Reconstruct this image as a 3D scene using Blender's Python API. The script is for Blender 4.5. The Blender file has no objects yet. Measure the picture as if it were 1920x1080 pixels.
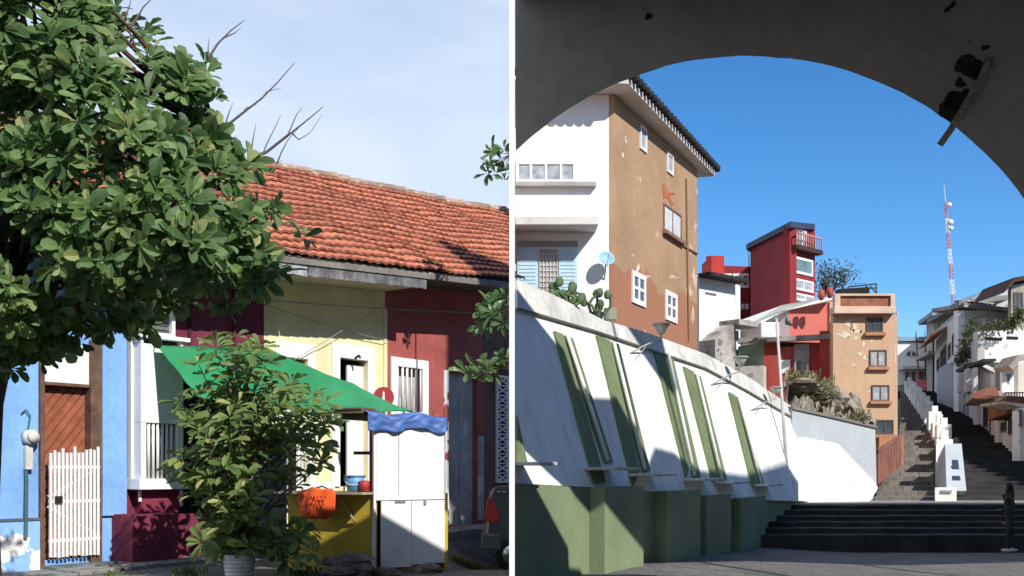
import bpy, math, random
from mathutils import Vector as V, noise as NZ
random.seed(7)
R = math.radians
C = bpy.context.scene.collection
# ---------------------------------------------------------------- camera, world, sun, exposure
HY = 880.0; CZ = 2.0; F = 1920.0
cd = bpy.data.cameras.new('camera'); cam = bpy.data.objects.new('camera', cd); C.objects.link(cam)
cd.sensor_width = 36; cd.lens = 36; cd.clip_start = 0.1; cd.clip_end = 2000
cam.location = (0, 0, CZ); cam.rotation_euler = (R(90), 0, 0)
cd.shift_y = (HY - 540) / 1920.0
bpy.context.scene.camera = cam
SUN_EL = R(38); SUN_H = V((0.6, -0.8, 0))
to_sun = V((SUN_H.x * math.cos(SUN_EL), SUN_H.y * math.cos(SUN_EL), math.sin(SUN_EL)))
sl = bpy.data.lights.new('sun', 'SUN'); sl.energy = 4.2; sl.angle = R(0.5); sl.color = (1, .955, .88)
so = bpy.data.objects.new('sun', sl); C.objects.link(so)
so.rotation_euler = to_sun.to_track_quat('Z', 'Y').to_euler(); so.location = (20, -20, 40)
sc = bpy.context.scene
sc.view_settings.view_transform = 'Standard'; sc.view_settings.look = 'None'
sc.view_settings.exposure = 0.42; sc.view_settings.gamma = 1
w = bpy.data.worlds.new('World'); sc.world = w; w.use_nodes = True
nt = w.node_tree; nt.nodes.clear()
def nn(nt, t, **k):
    n = nt.nodes.new(t)
    for a, b in k.items():
        if a.startswith('i_'): n.inputs[a[2:].replace('_', ' ')].default_value = b
        else: setattr(n, a, b)
    return n
out = nn(nt, 'ShaderNodeOutputWorld'); bg = nn(nt, 'ShaderNodeBackground')
bg.inputs['Strength'].default_value = 0.135
sky = nn(nt, 'ShaderNodeTexSky', sky_type='NISHITA', sun_disc=False, sun_elevation=SUN_EL,
         sun_rotation=math.atan2(SUN_H.x, SUN_H.y), altitude=1500, air_density=1.0, dust_density=.25, ozone_density=4.0)
sat = nn(nt, 'ShaderNodeHueSaturation'); sat.inputs['Saturation'].default_value = 1.25; sat.inputs['Value'].default_value = 1.0
nt.links.new(sky.outputs[0], sat.inputs['Color'])
tc = nn(nt, 'ShaderNodeTexCoord'); sx = nn(nt, 'ShaderNodeSeparateXYZ'); nt.links.new(tc.outputs['Generated'], sx.inputs[0])
# a thin cloud veil that lies over the western (x<0) half of the sky
mp = nn(nt, 'ShaderNodeMapping'); mp.inputs['Scale'].default_value = (2.0, 2.0, 7.0)
nt.links.new(tc.outputs['Generated'], mp.inputs[0])
cn = nn(nt, 'ShaderNodeTexNoise'); cn.inputs['Scale'].default_value = 1.6; cn.inputs['Detail'].default_value = 6; cn.inputs['Distortion'].default_value = .4
nt.links.new(mp.outputs[0], cn.inputs['Vector'])
r1 = nn(nt, 'ShaderNodeMapRange'); r1.inputs[1].default_value = .25; r1.inputs[2].default_value = .72; r1.inputs[3].default_value = .62; r1.inputs[4].default_value = .97
nt.links.new(cn.outputs[0], r1.inputs[0])
r2 = nn(nt, 'ShaderNodeMapRange'); r2.inputs[1].default_value = .0028; r2.inputs[2].default_value = -.0030; r2.inputs[3].default_value = 0; r2.inputs[4].default_value = 1
nt.links.new(sx.outputs['X'], r2.inputs[0])
mu = nn(nt, 'ShaderNodeMath', operation='MULTIPLY'); nt.links.new(r1.outputs[0], mu.inputs[0]); nt.links.new(r2.outputs[0], mu.inputs[1])
mx = nn(nt, 'ShaderNodeMix', data_type='RGBA'); mx.inputs['B'].default_value = (4.6, 5.15, 6.0, 1)
nt.links.new(mu.outputs[0], mx.inputs['Factor']); nt.links.new(sat.outputs[0], mx.inputs['A'])
nt.links.new(mx.outputs['Result'], bg.inputs[0]); nt.links.new(bg.outputs[0], out.inputs[0])

# ---------------------------------------------------------------- materials
MC = {}
def M(name, col, rough=.85, var=.12, scale=1.5, bump=.25, bs=25, patch=None, patch2=None, streak=0, spec=.3, metal=0, band=None, island=0, brick=None, edge=.02):
    if name in MC: return MC[name]
    m = bpy.data.materials.new(name); m.use_nodes = True; nt = m.node_tree; L = nt.links.new
    b = nt.nodes['Principled BSDF']; b.inputs['Roughness'].default_value = rough; b.inputs['Metallic'].default_value = metal
    b.inputs['Specular IOR Level'].default_value = spec
    g = nn(nt, 'ShaderNodeNewGeometry'); pos = g.outputs['Position']
    def noise(s, d=5, sz=1.0):
        mp = nn(nt, 'ShaderNodeMapping'); mp.inputs['Scale'].default_value = (1, 1, sz); L(pos, mp.inputs[0])
        n = nn(nt, 'ShaderNodeTexNoise'); n.inputs['Scale'].default_value = s; n.inputs['Detail'].default_value = d; L(mp.outputs[0], n.inputs['Vector']); return n.outputs[0]
    def mr(x, a, b_, c, d):
        r = nn(nt, 'ShaderNodeMapRange'); L(x, r.inputs[0])
        for i, v_ in enumerate((a, b_, c, d)): r.inputs[i + 1].default_value = v_
        return r.outputs[0]
    def mix(f, A, B, t='MIX'):
        x = nn(nt, 'ShaderNodeMix', data_type='RGBA', blend_type=t)
        if isinstance(f, (int, float)): x.inputs['Factor'].default_value = f
        else: L(f, x.inputs['Factor'])
        for k, q in (('A', A), ('B', B)):
            if isinstance(q, tuple): x.inputs[k].default_value = (q + (1,))[:4]
            else: L(q, x.inputs[k])
        return x.outputs['Result']
    c = (col + (1,))[:4]
    lo = tuple(x * (1 - var * 1.6) for x in col); hi = tuple(min(1, x * (1 + var)) for x in col)
    base = mix(mr(noise(scale), .3, .7, 0, 1), lo, hi)
    if brick:
        bt = nn(nt, 'ShaderNodeTexBrick'); bt.inputs['Scale'].default_value = brick[0]; bt.inputs['Mortar Size'].default_value = .012
        bt.inputs['Color1'].default_value = tuple(x * 1.25 for x in col) + (1,); bt.inputs['Color2'].default_value = tuple(x * .7 for x in col) + (1,)
        bt.inputs['Mortar'].default_value = tuple(x * .45 for x in col) + (1,)
        mpb = nn(nt, 'ShaderNodeMapping'); mpb.inputs['Rotation'].default_value = (0, 0, brick[1]); L(pos, mpb.inputs[0]); L(mpb.outputs[0], bt.inputs['Vector'])
        base = mix(.65, base, bt.outputs[0])
    fine = mr(noise(scale * 9, 6), .35, .65, 1 - var * .9, 1 + var * .3)
    base = mix(1.0, base, nn_rgb(nt, fine), 'MULTIPLY')
    if band:   # (z, softness, colour below)
        s = nn(nt, 'ShaderNodeSeparateXYZ'); L(pos, s.inputs[0])
        nz = mr(noise(.45, 8), .2, .8, -band[1], band[1])
        ad = nn(nt, 'ShaderNodeMath', operation='ADD'); L(s.outputs['Z'], ad.inputs[0]); L(nz, ad.inputs[1])
        base = mix(mr(ad.outputs[0], band[0] - .04, band[0] + .04, 1, 0), base, band[2])
    for p in (patch, patch2):
        if p:  # (colour, scale, threshold)
            base = mix(mr(noise(p[1], 9, p[3] if len(p) > 3 else 1), p[2], p[2] + edge, 0, 1), base, p[0])
    if streak:
        base = mix(mr(noise(3.5, 6, .12), .5, .75, 0, streak), base, tuple(x * .3 for x in col))
    if island:
        ri = mr(g.outputs['Random Per Island'], 0, 1, 1 - island, 1 + island * .8)
        base = mix(1.0, base, nn_rgb(nt, ri), 'MULTIPLY')
    L(base, b.inputs['Base Color'])
    if bump:
        bp = nn(nt, 'ShaderNodeBump'); bp.inputs['Strength'].default_value = bump; bp.inputs['Distance'].default_value = .03
        L(noise(bs, 6), bp.inputs['Height']); L(bp.outputs[0], b.inputs['Normal'])
    MC[name] = m; return m
def nn_rgb(nt, val):
    c = nn(nt, 'ShaderNodeCombineColor')
    for i in range(3): nt.links.new(val, c.inputs[i])
    return c.outputs[0]
def leafmat(name, a, b_, gloss=.35, trans=.25, yellow=None):
    m = bpy.data.materials.new(name); m.use_nodes = True; nt = m.node_tree; L = nt.links.new
    b = nt.nodes['Principled BSDF']; b.inputs['Roughness'].default_value = gloss; b.inputs['Specular IOR Level'].default_value = .5
    g = nn(nt, 'ShaderNodeNewGeometry'); r = nn(nt, 'ShaderNodeValToRGB')
    e = r.color_ramp.elements; e[0].color = a + (1,); e[0].position = 0; e[1].color = b_ + (1,); e[1].position = .9
    if yellow: x = e.new(.97); x.color = yellow + (1,)
    L(g.outputs['Random Per Island'], r.inputs[0]); L(r.outputs[0], b.inputs['Base Color'])
    t = nn(nt, 'ShaderNodeBsdfTranslucent'); ms = nn(nt, 'ShaderNodeMixShader'); ms.inputs[0].default_value = trans
    hs = nn(nt, 'ShaderNodeHueSaturation'); hs.inputs['Value'].default_value = 1.6; L(r.outputs[0], hs.inputs['Color']); L(hs.outputs[0], t.inputs[0])
    L(b.outputs[0], ms.inputs[1]); L(t.outputs[0], ms.inputs[2]); L(ms.outputs[0], nt.nodes['Material Output'].inputs[0]); return m
def diagmat(name, col, dark, freq=9, rot=0.9):
    m = bpy.data.materials.new(name); m.use_nodes = True; nt = m.node_tree; L = nt.links.new
    b = nt.nodes['Principled BSDF']; b.inputs['Roughness'].default_value = .6
    return m, nt, b

# ---------------------------------------------------------------- geometry helpers
def P(px, py, Y): return V(((px - 960) * Y / F, Y, CZ + (HY - py) * Y / F))
LOC = {}
class MB:
    def __init__(s): s.v = []; s.f = []
    def add(s, vs, fs):
        o = len(s.v); s.v += [V(x) for x in vs]; s.f += [tuple(i + o for i in f) for f in fs]; return s
    def prism(s, poly, vec):
        n = len(poly); p = [V(x) for x in poly]; vec = V(vec); q = [x + vec for x in p]
        fs = [tuple(range(n)), tuple(range(2 * n - 1, n - 1, -1))] + [(i, i + n, (i + 1) % n + n, (i + 1) % n) for i in range(n)]
        return s.add(p + q, fs)
    def box(s, a, b):
        a = V(a); b = V(b)
        return s.prism([(a.x, a.y, a.z), (b.x, a.y, a.z), (b.x, b.y, a.z), (a.x, b.y, a.z)], (0, 0, b.z - a.z))
    def cbox(s, c, ux, uy, uz):  # centre and three half-vectors
        c, ux, uy, uz = V(c), V(ux), V(uy), V(uz)
        return s.prism([c - ux - uy - uz, c + ux - uy - uz, c + ux + uy - uz, c - ux + uy - uz], uz * 2)
    def tube(s, pts, r, seg=8, cap=True):
        pts = [V(p) for p in pts]; n = len(pts); rr = r if isinstance(r, (list, tuple)) else [r] * n
        o = len(s.v); prev = None
        for i, p in enumerate(pts):
            t = (pts[min(i + 1, n - 1)] - pts[max(i - 1, 0)]).normalized()
            if prev is None: a = t.cross(V((0, 0, 1)) if abs(t.z) < .9 else V((1, 0, 0))).normalized()
            else: a = (prev - t * prev.dot(t)).normalized()
            prev = a; b = t.cross(a)
            for k in range(seg):
                an = 2 * math.pi * k / seg; s.v.append(p + (a * math.cos(an) + b * math.sin(an)) * rr[i])
        for i in range(n - 1):
            for k in range(seg):
                k2 = (k + 1) % seg; s.f.append((o + i * seg + k, o + i * seg + k2, o + (i + 1) * seg + k2, o + (i + 1) * seg + k))
        if cap: s.f.append(tuple(o + k for k in range(seg))[::-1]); s.f.append(tuple(o + (n - 1) * seg + k for k in range(seg)))
        return s
    def grid(s, fn, nu, nv, thick=None):
        o = len(s.v)
        for j in range(nv + 1):
            for i in range(nu + 1): s.v.append(V(fn(i / nu, j / nv)))
        for j in range(nv):
            for i in range(nu): s.f.append((o + j * (nu + 1) + i, o + j * (nu + 1) + i + 1, o + (j + 1) * (nu + 1) + i + 1, o + (j + 1) * (nu + 1) + i))
        return s
    def blob(s, c, rx, ry, rz, seed=0, n=10, rough=.25, fr=1.2):
        c = V(c); o = len(s.v); m = n // 2 + 2
        for j in range(m + 1):
            th = math.pi * j / m
            for i in range(n):
                ph = 2 * math.pi * i / n; d = V((math.sin(th) * math.cos(ph), math.sin(th) * math.sin(ph), math.cos(th)))
                k = 1 + rough * NZ.noise(d * fr + V((seed * 3.1, seed * 1.7, seed))) * 2
                s.v.append(c + V((d.x * rx, d.y * ry, d.z * rz)) * k)
        for j in range(m):
            for i in range(n): i2 = (i + 1) % n; s.f.append((o + j * n + i, o + j * n + i2, o + (j + 1) * n + i2, o + (j + 1) * n + i))
        return s
    def build(s, name, mat, parent=None, smooth=False, bevel=0, solid=0):
        if parent and parent.get('xmax') is not None:
            for v in s.v: v.x = min(v.x, parent['xmax'])
        if parent and parent.get('xmin') is not None:
            for v in s.v: v.x = max(v.x, parent['xmin'])
        off = LOC.get(parent.name, V()) if parent else V()
        me = bpy.data.meshes.new(name); me.from_pydata([v - off for v in s.v], [], s.f); me.update()
        o = bpy.data.objects.new(name, me); C.objects.link(o); me.materials.append(mat)
        if smooth: me.polygons.foreach_set('use_smooth', [True] * len(me.polygons))
        if parent: o.parent = parent; LOC[o.name] = off
        else: LOC[o.name] = V()
        if solid: md = o.modifiers.new('solid', 'SOLIDIFY'); md.thickness = solid
        if bevel: md = o.modifiers.new('bevel', 'BEVEL'); md.width = bevel; md.segments = 2; md.limit_method = 'ANGLE'
        return o
def tag(o, label, cat, group=None):
    o['label'] = label; o['category'] = cat
    if group: o['group'] = group
    return o
def thing(name, label, cat, loc, group=None):
    o = bpy.data.objects.new(name, None); C.objects.link(o); o.location = loc; LOC[o.name] = V(loc); return tag(o, label, cat, group)
def struct(o, k='structure'): o['kind'] = k; return o
class Plane:   # vertical (or leaning) wall plane through two image columns at given distances
    def __init__(s, o, u, up=V((0, 0, 1))):
        s.o = V(o); s.u = V(u).normalized(); s.up = V(up).normalized(); s.n = s.u.cross(s.up).normalized()
        if s.n.dot(V((0, 0, CZ)) - s.o) < 0: s.n = -s.n
    def on(s, px, py):
        d = V(((px - 960) / F, 1, (HY - py) / F)); c = V((0, 0, CZ)); t = (s.o - c).dot(s.n) / d.dot(s.n); return c + d * t
    def U(s, px): return (s.on(px, HY) - s.o).dot(s.u)
    def pt(s, u, z, d=0): p = s.o + s.u * u; return V((p.x, p.y, z)) + s.n * d
    def rz(s, x0, y0, x1, y1):
        xc = (x0 + x1) / 2; return s.U(x0), s.on(xc, y1).z, s.U(x1), s.on(xc, y0).z
    def bx(s, mb, u0, z0, u1, z1, a, b):
        return mb.prism([s.pt(u0, z0, a), s.pt(u1, z0, a), s.pt(u1, z1, a), s.pt(u0, z1, a)], s.n * (b - a))
    def rect(s, mb, x0, y0, x1, y1, a, b): u0, z0, u1, z1 = s.rz(x0, y0, x1, y1); return s.bx(mb, u0, z0, u1, z1, a, b)
    def ring(s, mb, u0, z0, u1, z1, w, a, b):
        s.bx(mb, u0, z0, u0 + w, z1, a, b); s.bx(mb, u1 - w, z0, u1, z1, a, b); s.bx(mb, u0 + w, z1 - w, u1 - w, z1, a, b); s.bx(mb, u0 + w, z0, u1 - w, z0 + w, a, b)
    def poly(s, mb, pts, a, b):
        return mb.prism([s.on(*p) + s.n * a for p in pts], s.n * (b - a))
    def holes(s, mb, u0, z0, u1, z1, hs, t):
        us = sorted({u0, u1} | {h[0] for h in hs} | {h[2] for h in hs}); zs = sorted({z0, z1} | {h[1] for h in hs} | {h[3] for h in hs})
        us = [x for x in us if u0 <= x <= u1]; zs = [x for x in zs if z0 <= x <= z1]
        for i in range(len(us) - 1):
            run = None
            for j in range(len(zs) - 1):
                uc = (us[i] + us[i + 1]) / 2; zc = (zs[j] + zs[j + 1]) / 2
                inh = any(h[0] < uc < h[2] and h[1] < zc < h[3] for h in hs)
                if not inh:
                    if run is None: run = zs[j]
                if run is not None and (inh or j == len(zs) - 2):
                    top = zs[j] if inh else zs[j + 1]
                    s.bx(mb, us[i], run, us[i + 1], top, -t, 0); run = None
        return mb
    def window(s, parent, x0, y0, x1, y1, fm, gm, w=.06, nx=2, ny=1, sill=None, a=0.0, d=.05, label=None):
        u0, z0, u1, z1 = s.rz(x0, y0, x1, y1); mb = MB(); s.ring(mb, u0, z0, u1, z1, w, a, a + d)
        for i in range(1, nx): u = u0 + (u1 - u0) * i / nx; s.bx(mb, u - w * .4, z0 + w, u + w * .4, z1 - w, a, a + d * .9)
        for j in range(1, ny): z = z0 + (z1 - z0) * j / ny; s.bx(mb, u0 + w, z - w * .3, u1 - w, z + w * .3, a, a + d * .8)
        fr = mb.build('window', fm, parent)
        g = MB(); s.bx(g, u0 + w, z0 + w, u1 - w, z1 - w, a, a + d * .35); g.build('pane', gm, fr)
        if sill: k = MB(); s.bx(k, u0 - .08, z0 - .12, u1 + .08, z0 - .002, 0, .16); k.build('sill', sill, fr)
        return fr
def VP(x0, Y0, x1, Y1):
    a = P(x0, HY, Y0); b = P(x1, HY, Y1); return Plane((a.x, a.y, 0), (b.x - a.x, b.y - a.y, 0))
def plan_block(mb, pts, z0, z1): return mb.prism([(p[0], p[1], z0) for p in pts], (0, 0, z1 - z0))

# ---- leaves
def leaf(mb, base, d, up, Lg, W, curl=.15, fold=.25):
    d = d.normalized(); s_ = d.cross(up).normalized(); nrm = s_.cross(d).normalized()
    def q(t, a, h): return base + d * (Lg * t) + s_ * (W * a) + nrm * (h * W - curl * Lg * t * t)
    o = len(mb.v)
    mb.v += [q(0, 0, 0), q(.36, -.24, fold * .7), q(.7, -.47, fold), q(.93, -.33, fold * .6), q(1, 0, .0), q(.93, .33, fold * .6), q(.7, .47, fold), q(.36, .24, fold * .7), q(.36, 0, 0), q(.7, 0, 0), q(.93, 0, 0)]
    mb.f += [(o, o + 1, o + 8), (o, o + 8, o + 7), (o + 1, o + 2, o + 9, o + 8), (o + 8, o + 9, o + 6, o + 7), (o + 2, o + 3, o + 10, o + 9), (o + 9, o + 10, o + 5, o + 6), (o + 3, o + 4, o + 10), (o + 10, o + 4, o + 5)]
def rosette(mb, c, axis, n, Lg, W, spread=.9):
    axis = axis.normalized(); a = axis.cross(V((0.3, .2, 1)) if abs(axis.z) < .9 else V((1, 0, 0))).normalized(); b = axis.cross(a)
    ph = random.random() * 6.28
    for k in range(n):
        an = ph + 2.4 * k; sp = spread * random.uniform(.65, 1.15)
        d = (a * math.cos(an) + b * math.sin(an)) * math.sin(sp) + axis * math.cos(sp)
        d = (d + V((random.gauss(0, .12), random.gauss(0, .12), random.gauss(0, .12) - .12))).normalized()
        sc_ = random.uniform(.5, 1.2); leaf(mb, c + d * .02, d, axis + V((random.gauss(0, .25), random.gauss(0, .25), 0)), Lg * sc_, W * sc_ * random.uniform(.8, 1.15), random.uniform(.0, .45), random.uniform(.05, .5))
# ================================================================ SETTING: ground
white_p = M('white_paint', (.78, .78, .76), .8, .05, 1, .15, 20, streak=.12)
FP = Plane((-6.917, 16, 0), (5.792, 8, 0))       # plane of the row of houses; .n looks at the street
def terr(x, y):
    if x < 0:
        rel = V((x, y, 0)) - FP.o; d = rel.dot(FP.n); u = rel.dot(FP.u)
        road = .46 * max(0, min(1, (y - 9) / 5)) - max(0, x + 1.7) * .44 * max(0, min(1, (y - 15.7) / 3))
        pav = .5 + .02 * u
        t = max(0, min(1, (1.35 - d) / .5)) if y > 11 else 0
        return road * (1 - t) + (pav - .06) * t
    g = max(0, min(.36, .36 * (1 - (x - 2) / 6))) * max(0, min(1, (y - 8) / 6))
    return g
g = MB()
def gfn(a, b):
    x = -60 + 120 * a; y = -30 + 190 * b
    return x, y, terr(x, y) - .0
xs = sorted(set([-400, -150, -60, -30, -15] + [round(-12 + .4 * i, 2) for i in range(30)] + [-.08, -.04, 0.0, .04] + [round(.4 + .8 * i, 2) for i in range(32)] + [40, 60, 150, 400]))
ys = sorted(set([-150, -60, -30, -10, 0, 4, 7, 8] + [round(8.5 + .4 * i, 2) for i in range(50)] + [29, 30, 34, 40, 50, 70, 100, 150, 300, 700]))
o = 0; g.v = [V((x, y, terr(x, y) if abs(x) < 60 and -5 < y < 45 else (0 if y < 45 else -.5))) for y in ys for x in xs]
nx_ = len(xs); g.f = [(j * nx_ + i, j * nx_ + i + 1, (j + 1) * nx_ + i + 1, (j + 1) * nx_ + i) for j in range(len(ys) - 1) for i in range(nx_ - 1)]
struct(g.build('ground', M('paving', (.155, .142, .133), .9, .28, 1.3, .7, 14, patch=((.11, .105, .10), 2.2, .55), brick=(1.1, .25))))
# pavement slab along the houses
g = MB(); ub = FP.U(-60); ue = FP.U(956)
for i in range(12):
    a = ub + (ue - ub) * i / 12; b = ub + (ue - ub) * (i + 1) / 12 - .015
    z = .5 + .02 * (a + b) / 2; FP.bx(g, a, z - .35, b, z + random.uniform(-.008, .008), .0, 1.05 + random.uniform(-.02, .02))
struct(g.build('pavement', M('pavement_concrete', (.25, .24, .225), .9, .25, 2, .5, 20), bevel=.02))

# ================================================================ LEFT: the row of houses
wood_brown = M('brown_wood', (.16, .09, .06), .7, .25, 6, .3, 40)
glass_dark = M('dark_glass', (.03, .035, .04), .15, .2, 2, 0, spec=.6)
dark_in = M('dark_interior', (.02, .018, .016), .9)
zpx = lambda x, y: FP.on(x, y).z
OV = 1.2
FE = Plane(FP.o + FP.n * OV, FP.u)                # plane of the eave edge
FR_ = Plane(FP.o - FP.n * 3.3, FP.u)              # plane of the ridge
def line_z(pl, x0, y0, x1, y1):
    u0, z0, u1, z1 = pl.U(x0), pl.on(x0, y0).z, pl.U(x1), pl.on(x1, y1).z
    return lambda u: z0 + (z1 - z0) * (u - u0) / (u1 - u0)
zE = line_z(FE, 480, 472, 950, 530); zR = line_z(FR_, 500, 316, 950, 402)
UX = {k: FP.U(k) for k in (-60, 232, 495, 722, 905, 956)}
UX[956] = (-.03 - FP.o.x) / FP.u.x + .1
tile_m = M('clay_tile', (.52, .175, .10), .85, .16, 1.2, .3, 30, patch=((.24, .12, .09), .9, .64), patch2=((.52, .24, .15), 3.1, .68), island=.09, edge=.12)
def tile_roof(ua, ub, parent):
    NC = 17; mb = MB(); lp = MB(); wv = .21
    for c in range(NC):
        t0 = c / NC; t1 = (c + 1.12) / NC
        n = int((ub - ua) / wv)
        for k in range(n):
            u0 = ua + (ub - ua) * k / n; du = (ub - ua) / n; seg = 4; o = len(mb.v)
            jz = random.uniform(-.006, .006); ju = random.uniform(-.006, .006)
            for t, lift in ((t0, .10), (t1, .025)):
                for q in range(seg + 1):
                    u = u0 + du * q / seg; sag = .13 * NZ.noise(V((u * .35, t * 2.2, 3))) + .045 * NZ.noise(V((u * 1.3, t * 7, 7)))
                    z = zE(u) + (zR(u) - zE(u)) * min(t, 1) + lift + .034 * math.sin(math.pi * q / seg) + jz + sag
                    d = OV + .04 - (OV + 3.3) * t; x = FP.pt(u + ju, z, d)
                    mb.v.append(x)
            for q in range(seg): mb.f.append((o + q, o + q + 1, o + seg + 2 + q, o + seg + 1 + q))
            o2 = len(lp.v)     # open end of each tile, dark colour painting the shade between courses
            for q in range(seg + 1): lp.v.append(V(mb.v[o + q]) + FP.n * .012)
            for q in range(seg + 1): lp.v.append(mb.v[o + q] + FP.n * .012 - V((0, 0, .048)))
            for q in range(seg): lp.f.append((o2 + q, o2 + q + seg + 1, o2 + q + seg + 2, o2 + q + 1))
    nf = len(mb.f); mb.add(lp.v, lp.f); ro = mb.build('roof', tile_m, parent); ro.data.materials.append(M('tile_end_shade', (.27, .09, .055), .95, .3, 4))
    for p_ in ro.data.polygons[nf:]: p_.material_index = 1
    if parent.get('xmax') is not None: ro['xmax'] = parent['xmax']
    bk = MB(); zz = lambda u, t: zE(u) + (zR(u) - zE(u)) * t
    NS_ = 24
    for q in range(NS_):
        a_ = ua + (ub - ua) * q / NS_; b_ = ua + (ub - ua) * (q + 1) / NS_
        bk.prism([FP.pt(a_, zE(a_) - .02, OV), FP.pt(a_, zR(a_) - .02, -3.3), FP.pt(a_, zE(a_) - .5, -7.3), FP.pt(a_, zE(a_) - .62, -7.3), FP.pt(a_, zR(a_) - .2, -3.3), FP.pt(a_, zE(a_) - .12, OV)], FP.u * (b_ - a_) + V((0, 0, zE(b_) - zE(a_))))
    bk.build('roof_boards', M('roof_boards', (.22, .2, .17), .9, .2), ro)
    rd = MB(); n = int((ub - ua) / .4)
    for k in range(n):
        a = ua + (ub - ua) * k / n; b = ua + (ub - ua) * (k + 1.1) / n; j = random.uniform(-.01, .02) + .10 * NZ.noise(V((a * .35, 2.2, 3)))
        rd.tube([FP.pt(a, zR(a) + .04 + j, -3.3), FP.pt(b, zR(b) + .07 + j, -3.3)], .13, 7)
    rd.build('ridge_tiles', M('old_mortar', (.38, .27, .2), .95, .3, 3, .6, 20, patch=((.22, .16, .12), 2, .55), patch2=((.5, .42, .34), 3, .63)), ro)
    return ro
def row_house(kind_label, ua, ub, wall_m, holes, last=False):
    h = thing('row_house', kind_label, 'house', FP.pt((ua + ub) / 2, .4))
    if last: h['xmax'] = -.02
    mb = MB(); top = max(zE(ua), zE(min(ub, UX[956]))) - .05
    FP.holes(mb, ua, -.3, ub, top, holes, .22)
    mb.prism([FP.pt(ua, -.3, -.222), FP.pt(ub, -.3, -.222), FP.pt(ub, -.3, -7), FP.pt(ua, -.3, -7)], (0, 0, top + .28)) if False else None
    mb.build('wall', wall_m, h)
    bk = MB()
    FP.bx(bk, ua + .02, -.3, ub - .02, top - .02, -7, -6.8); FP.bx(bk, ua + .02, -.3, ua + .2, top - .02, -6.8, -.23); FP.bx(bk, ub - .2, -.3, ub - .02, top - .02, -6.8, -.23)
    bk.build('side_wall', M('inner_plaster', (.3, .28, .25)), h)
    tile_roof(ua, ub + (4.9 if last else 0), h); return h
def fascia(h, x0, y0, x1, y1, hh, mat, d=OV - .03):
    pl = Plane(FP.o + FP.n * d, FP.u); u0, u1 = pl.U(x0), pl.U(x1); mb = MB(); n = max(1, int((u1 - u0) / .25)); z0 = zE(u0); 
    for k in range(n):
        a = u0 + (u1 - u0) * k / n; b = u0 + (u1 - u0) * (k + 1) / n - .006; z = zE((a + b) / 2) + .02
        FP.bx(mb, a, z - hh, b, z, d - .03, d + random.uniform(-.004, .004))
    mb.build('fascia_board', mat, h)
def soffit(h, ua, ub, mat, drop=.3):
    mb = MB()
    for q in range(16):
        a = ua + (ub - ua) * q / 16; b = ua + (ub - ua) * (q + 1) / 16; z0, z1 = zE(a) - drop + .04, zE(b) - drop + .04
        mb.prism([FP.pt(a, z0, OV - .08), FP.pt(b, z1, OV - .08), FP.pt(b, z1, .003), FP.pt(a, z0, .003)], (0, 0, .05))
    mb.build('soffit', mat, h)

blue = M('blue_wall', (.22, .42, .80), .85, .10, 1.2, .2, 25, patch=((.78, .78, .78), 1.3, .715), edge=.015)
maroon = M('maroon_wall', (.18, .028, .058), .8, .16, 1.5, .2, 25)
yellow = M('yellow_wall', (.80, .72, .42), .85, .08, 1.2, .2, 25, streak=.1)
red = M('red_wall', (.36, .09, .08), .8, .15, 1.2, .2, 25, patch=((.28, .10, .09), 1.2, .64))
greyd = M('end_wall', (.17, .10, .09), .9, .2)
# --- blue house
hb = [FP.rz(80, 645, 166, 1048)]
h1 = row_house('light blue house with a narrow brown door and a white picket gate', UX[-60], UX[232], blue, hb)
u0, z0, u1, z1 = hb[0]
mb = MB(); FP.bx(mb, u0 - .07, z0 - .25, u0, z1 + .1, -.12, .07); FP.bx(mb, u1, z0 - .25, u1 + .2, z1 + .1, -.12, .07); mb.build('door_frame', wood_brown, h1, bevel=.01)
zt = zpx(122, 718); mb = MB(); FP.bx(mb, u0, zt, u1, z1, -.14, .012); mb.build('transom', white_p, h1)
mb = MB(); FP.bx(mb, u0, zt - .05, u1, zt - .002, -.12, .03); mb.build('lintel', wood_brown, h1)
zd = zpx(122, 720)
dr = MB(); FP.bx(dr, u0, z0, u1, zd, -.17, -.13); door1 = dr.build('door', M('red_brown_door', (.25, .08, .045), .55, .2, 4, .1), h1)
pl = MB(); wdt = u1 - u0; hgt = zd - z0
for k in range(-10, 26):      # diagonal planks
    a = k * .19
    pts = []
    # strip between lines z = z0 + (u-u0)*1.25 + a and + a+.15 clipped to the door
    def cl(u_, off): return min(max(z0 + .02, z0 + (u_ - u0) * 1.25 + off), zd - .04)
    N = 8; up = [(u0 + wdt * i / N, cl(u0 + wdt * i / N, a + .15)) for i in range(N + 1)]; lo = [(u0 + wdt * i / N, cl(u0 + wdt * i / N, a)) for i in range(N + 1)]
    for i in range(N):
        if up[i][1] - lo[i][1] > .01 or up[i + 1][1] - lo[i + 1][1] > .01:
            pl.prism([FP.pt(lo[i][0], lo[i][1], -.13), FP.pt(lo[i + 1][0], lo[i + 1][1], -.13), FP.pt(up[i + 1][0], up[i + 1][1], -.13), FP.pt(up[i][0], up[i][1], -.13)], FP.n * .018)
pl.build('planks', M('door_planks', (.34, .11, .06), .5, .2, 5, .1), door1)
gt = thing('picket_gate', 'white slatted picket gate with diagonal brace closing the narrow brown door', 'gate', FP.pt(FP.U(130), .55))
mb = MB(); ga, gb = FP.U(85), FP.U(181); zb_, zt_ = zpx(130, 1044), zpx(130, 848); npk = 13
for k in range(npk):
    a = ga + (gb - ga) * k / npk; zt2 = zt_ + (.06 if k > 1 and k % 3 == 0 else 0) + random.uniform(-.02, .03) + (.05 if k > 9 else 0)
    FP.bx(mb, a, zb_ + random.uniform(0, .03), a + (gb - ga) / npk * .62, zt2, .10, .125)
mb.build('picket', M('gate_white', (.8, .8, .78), .7, .06, 4), gt)
mb = MB()
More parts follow.
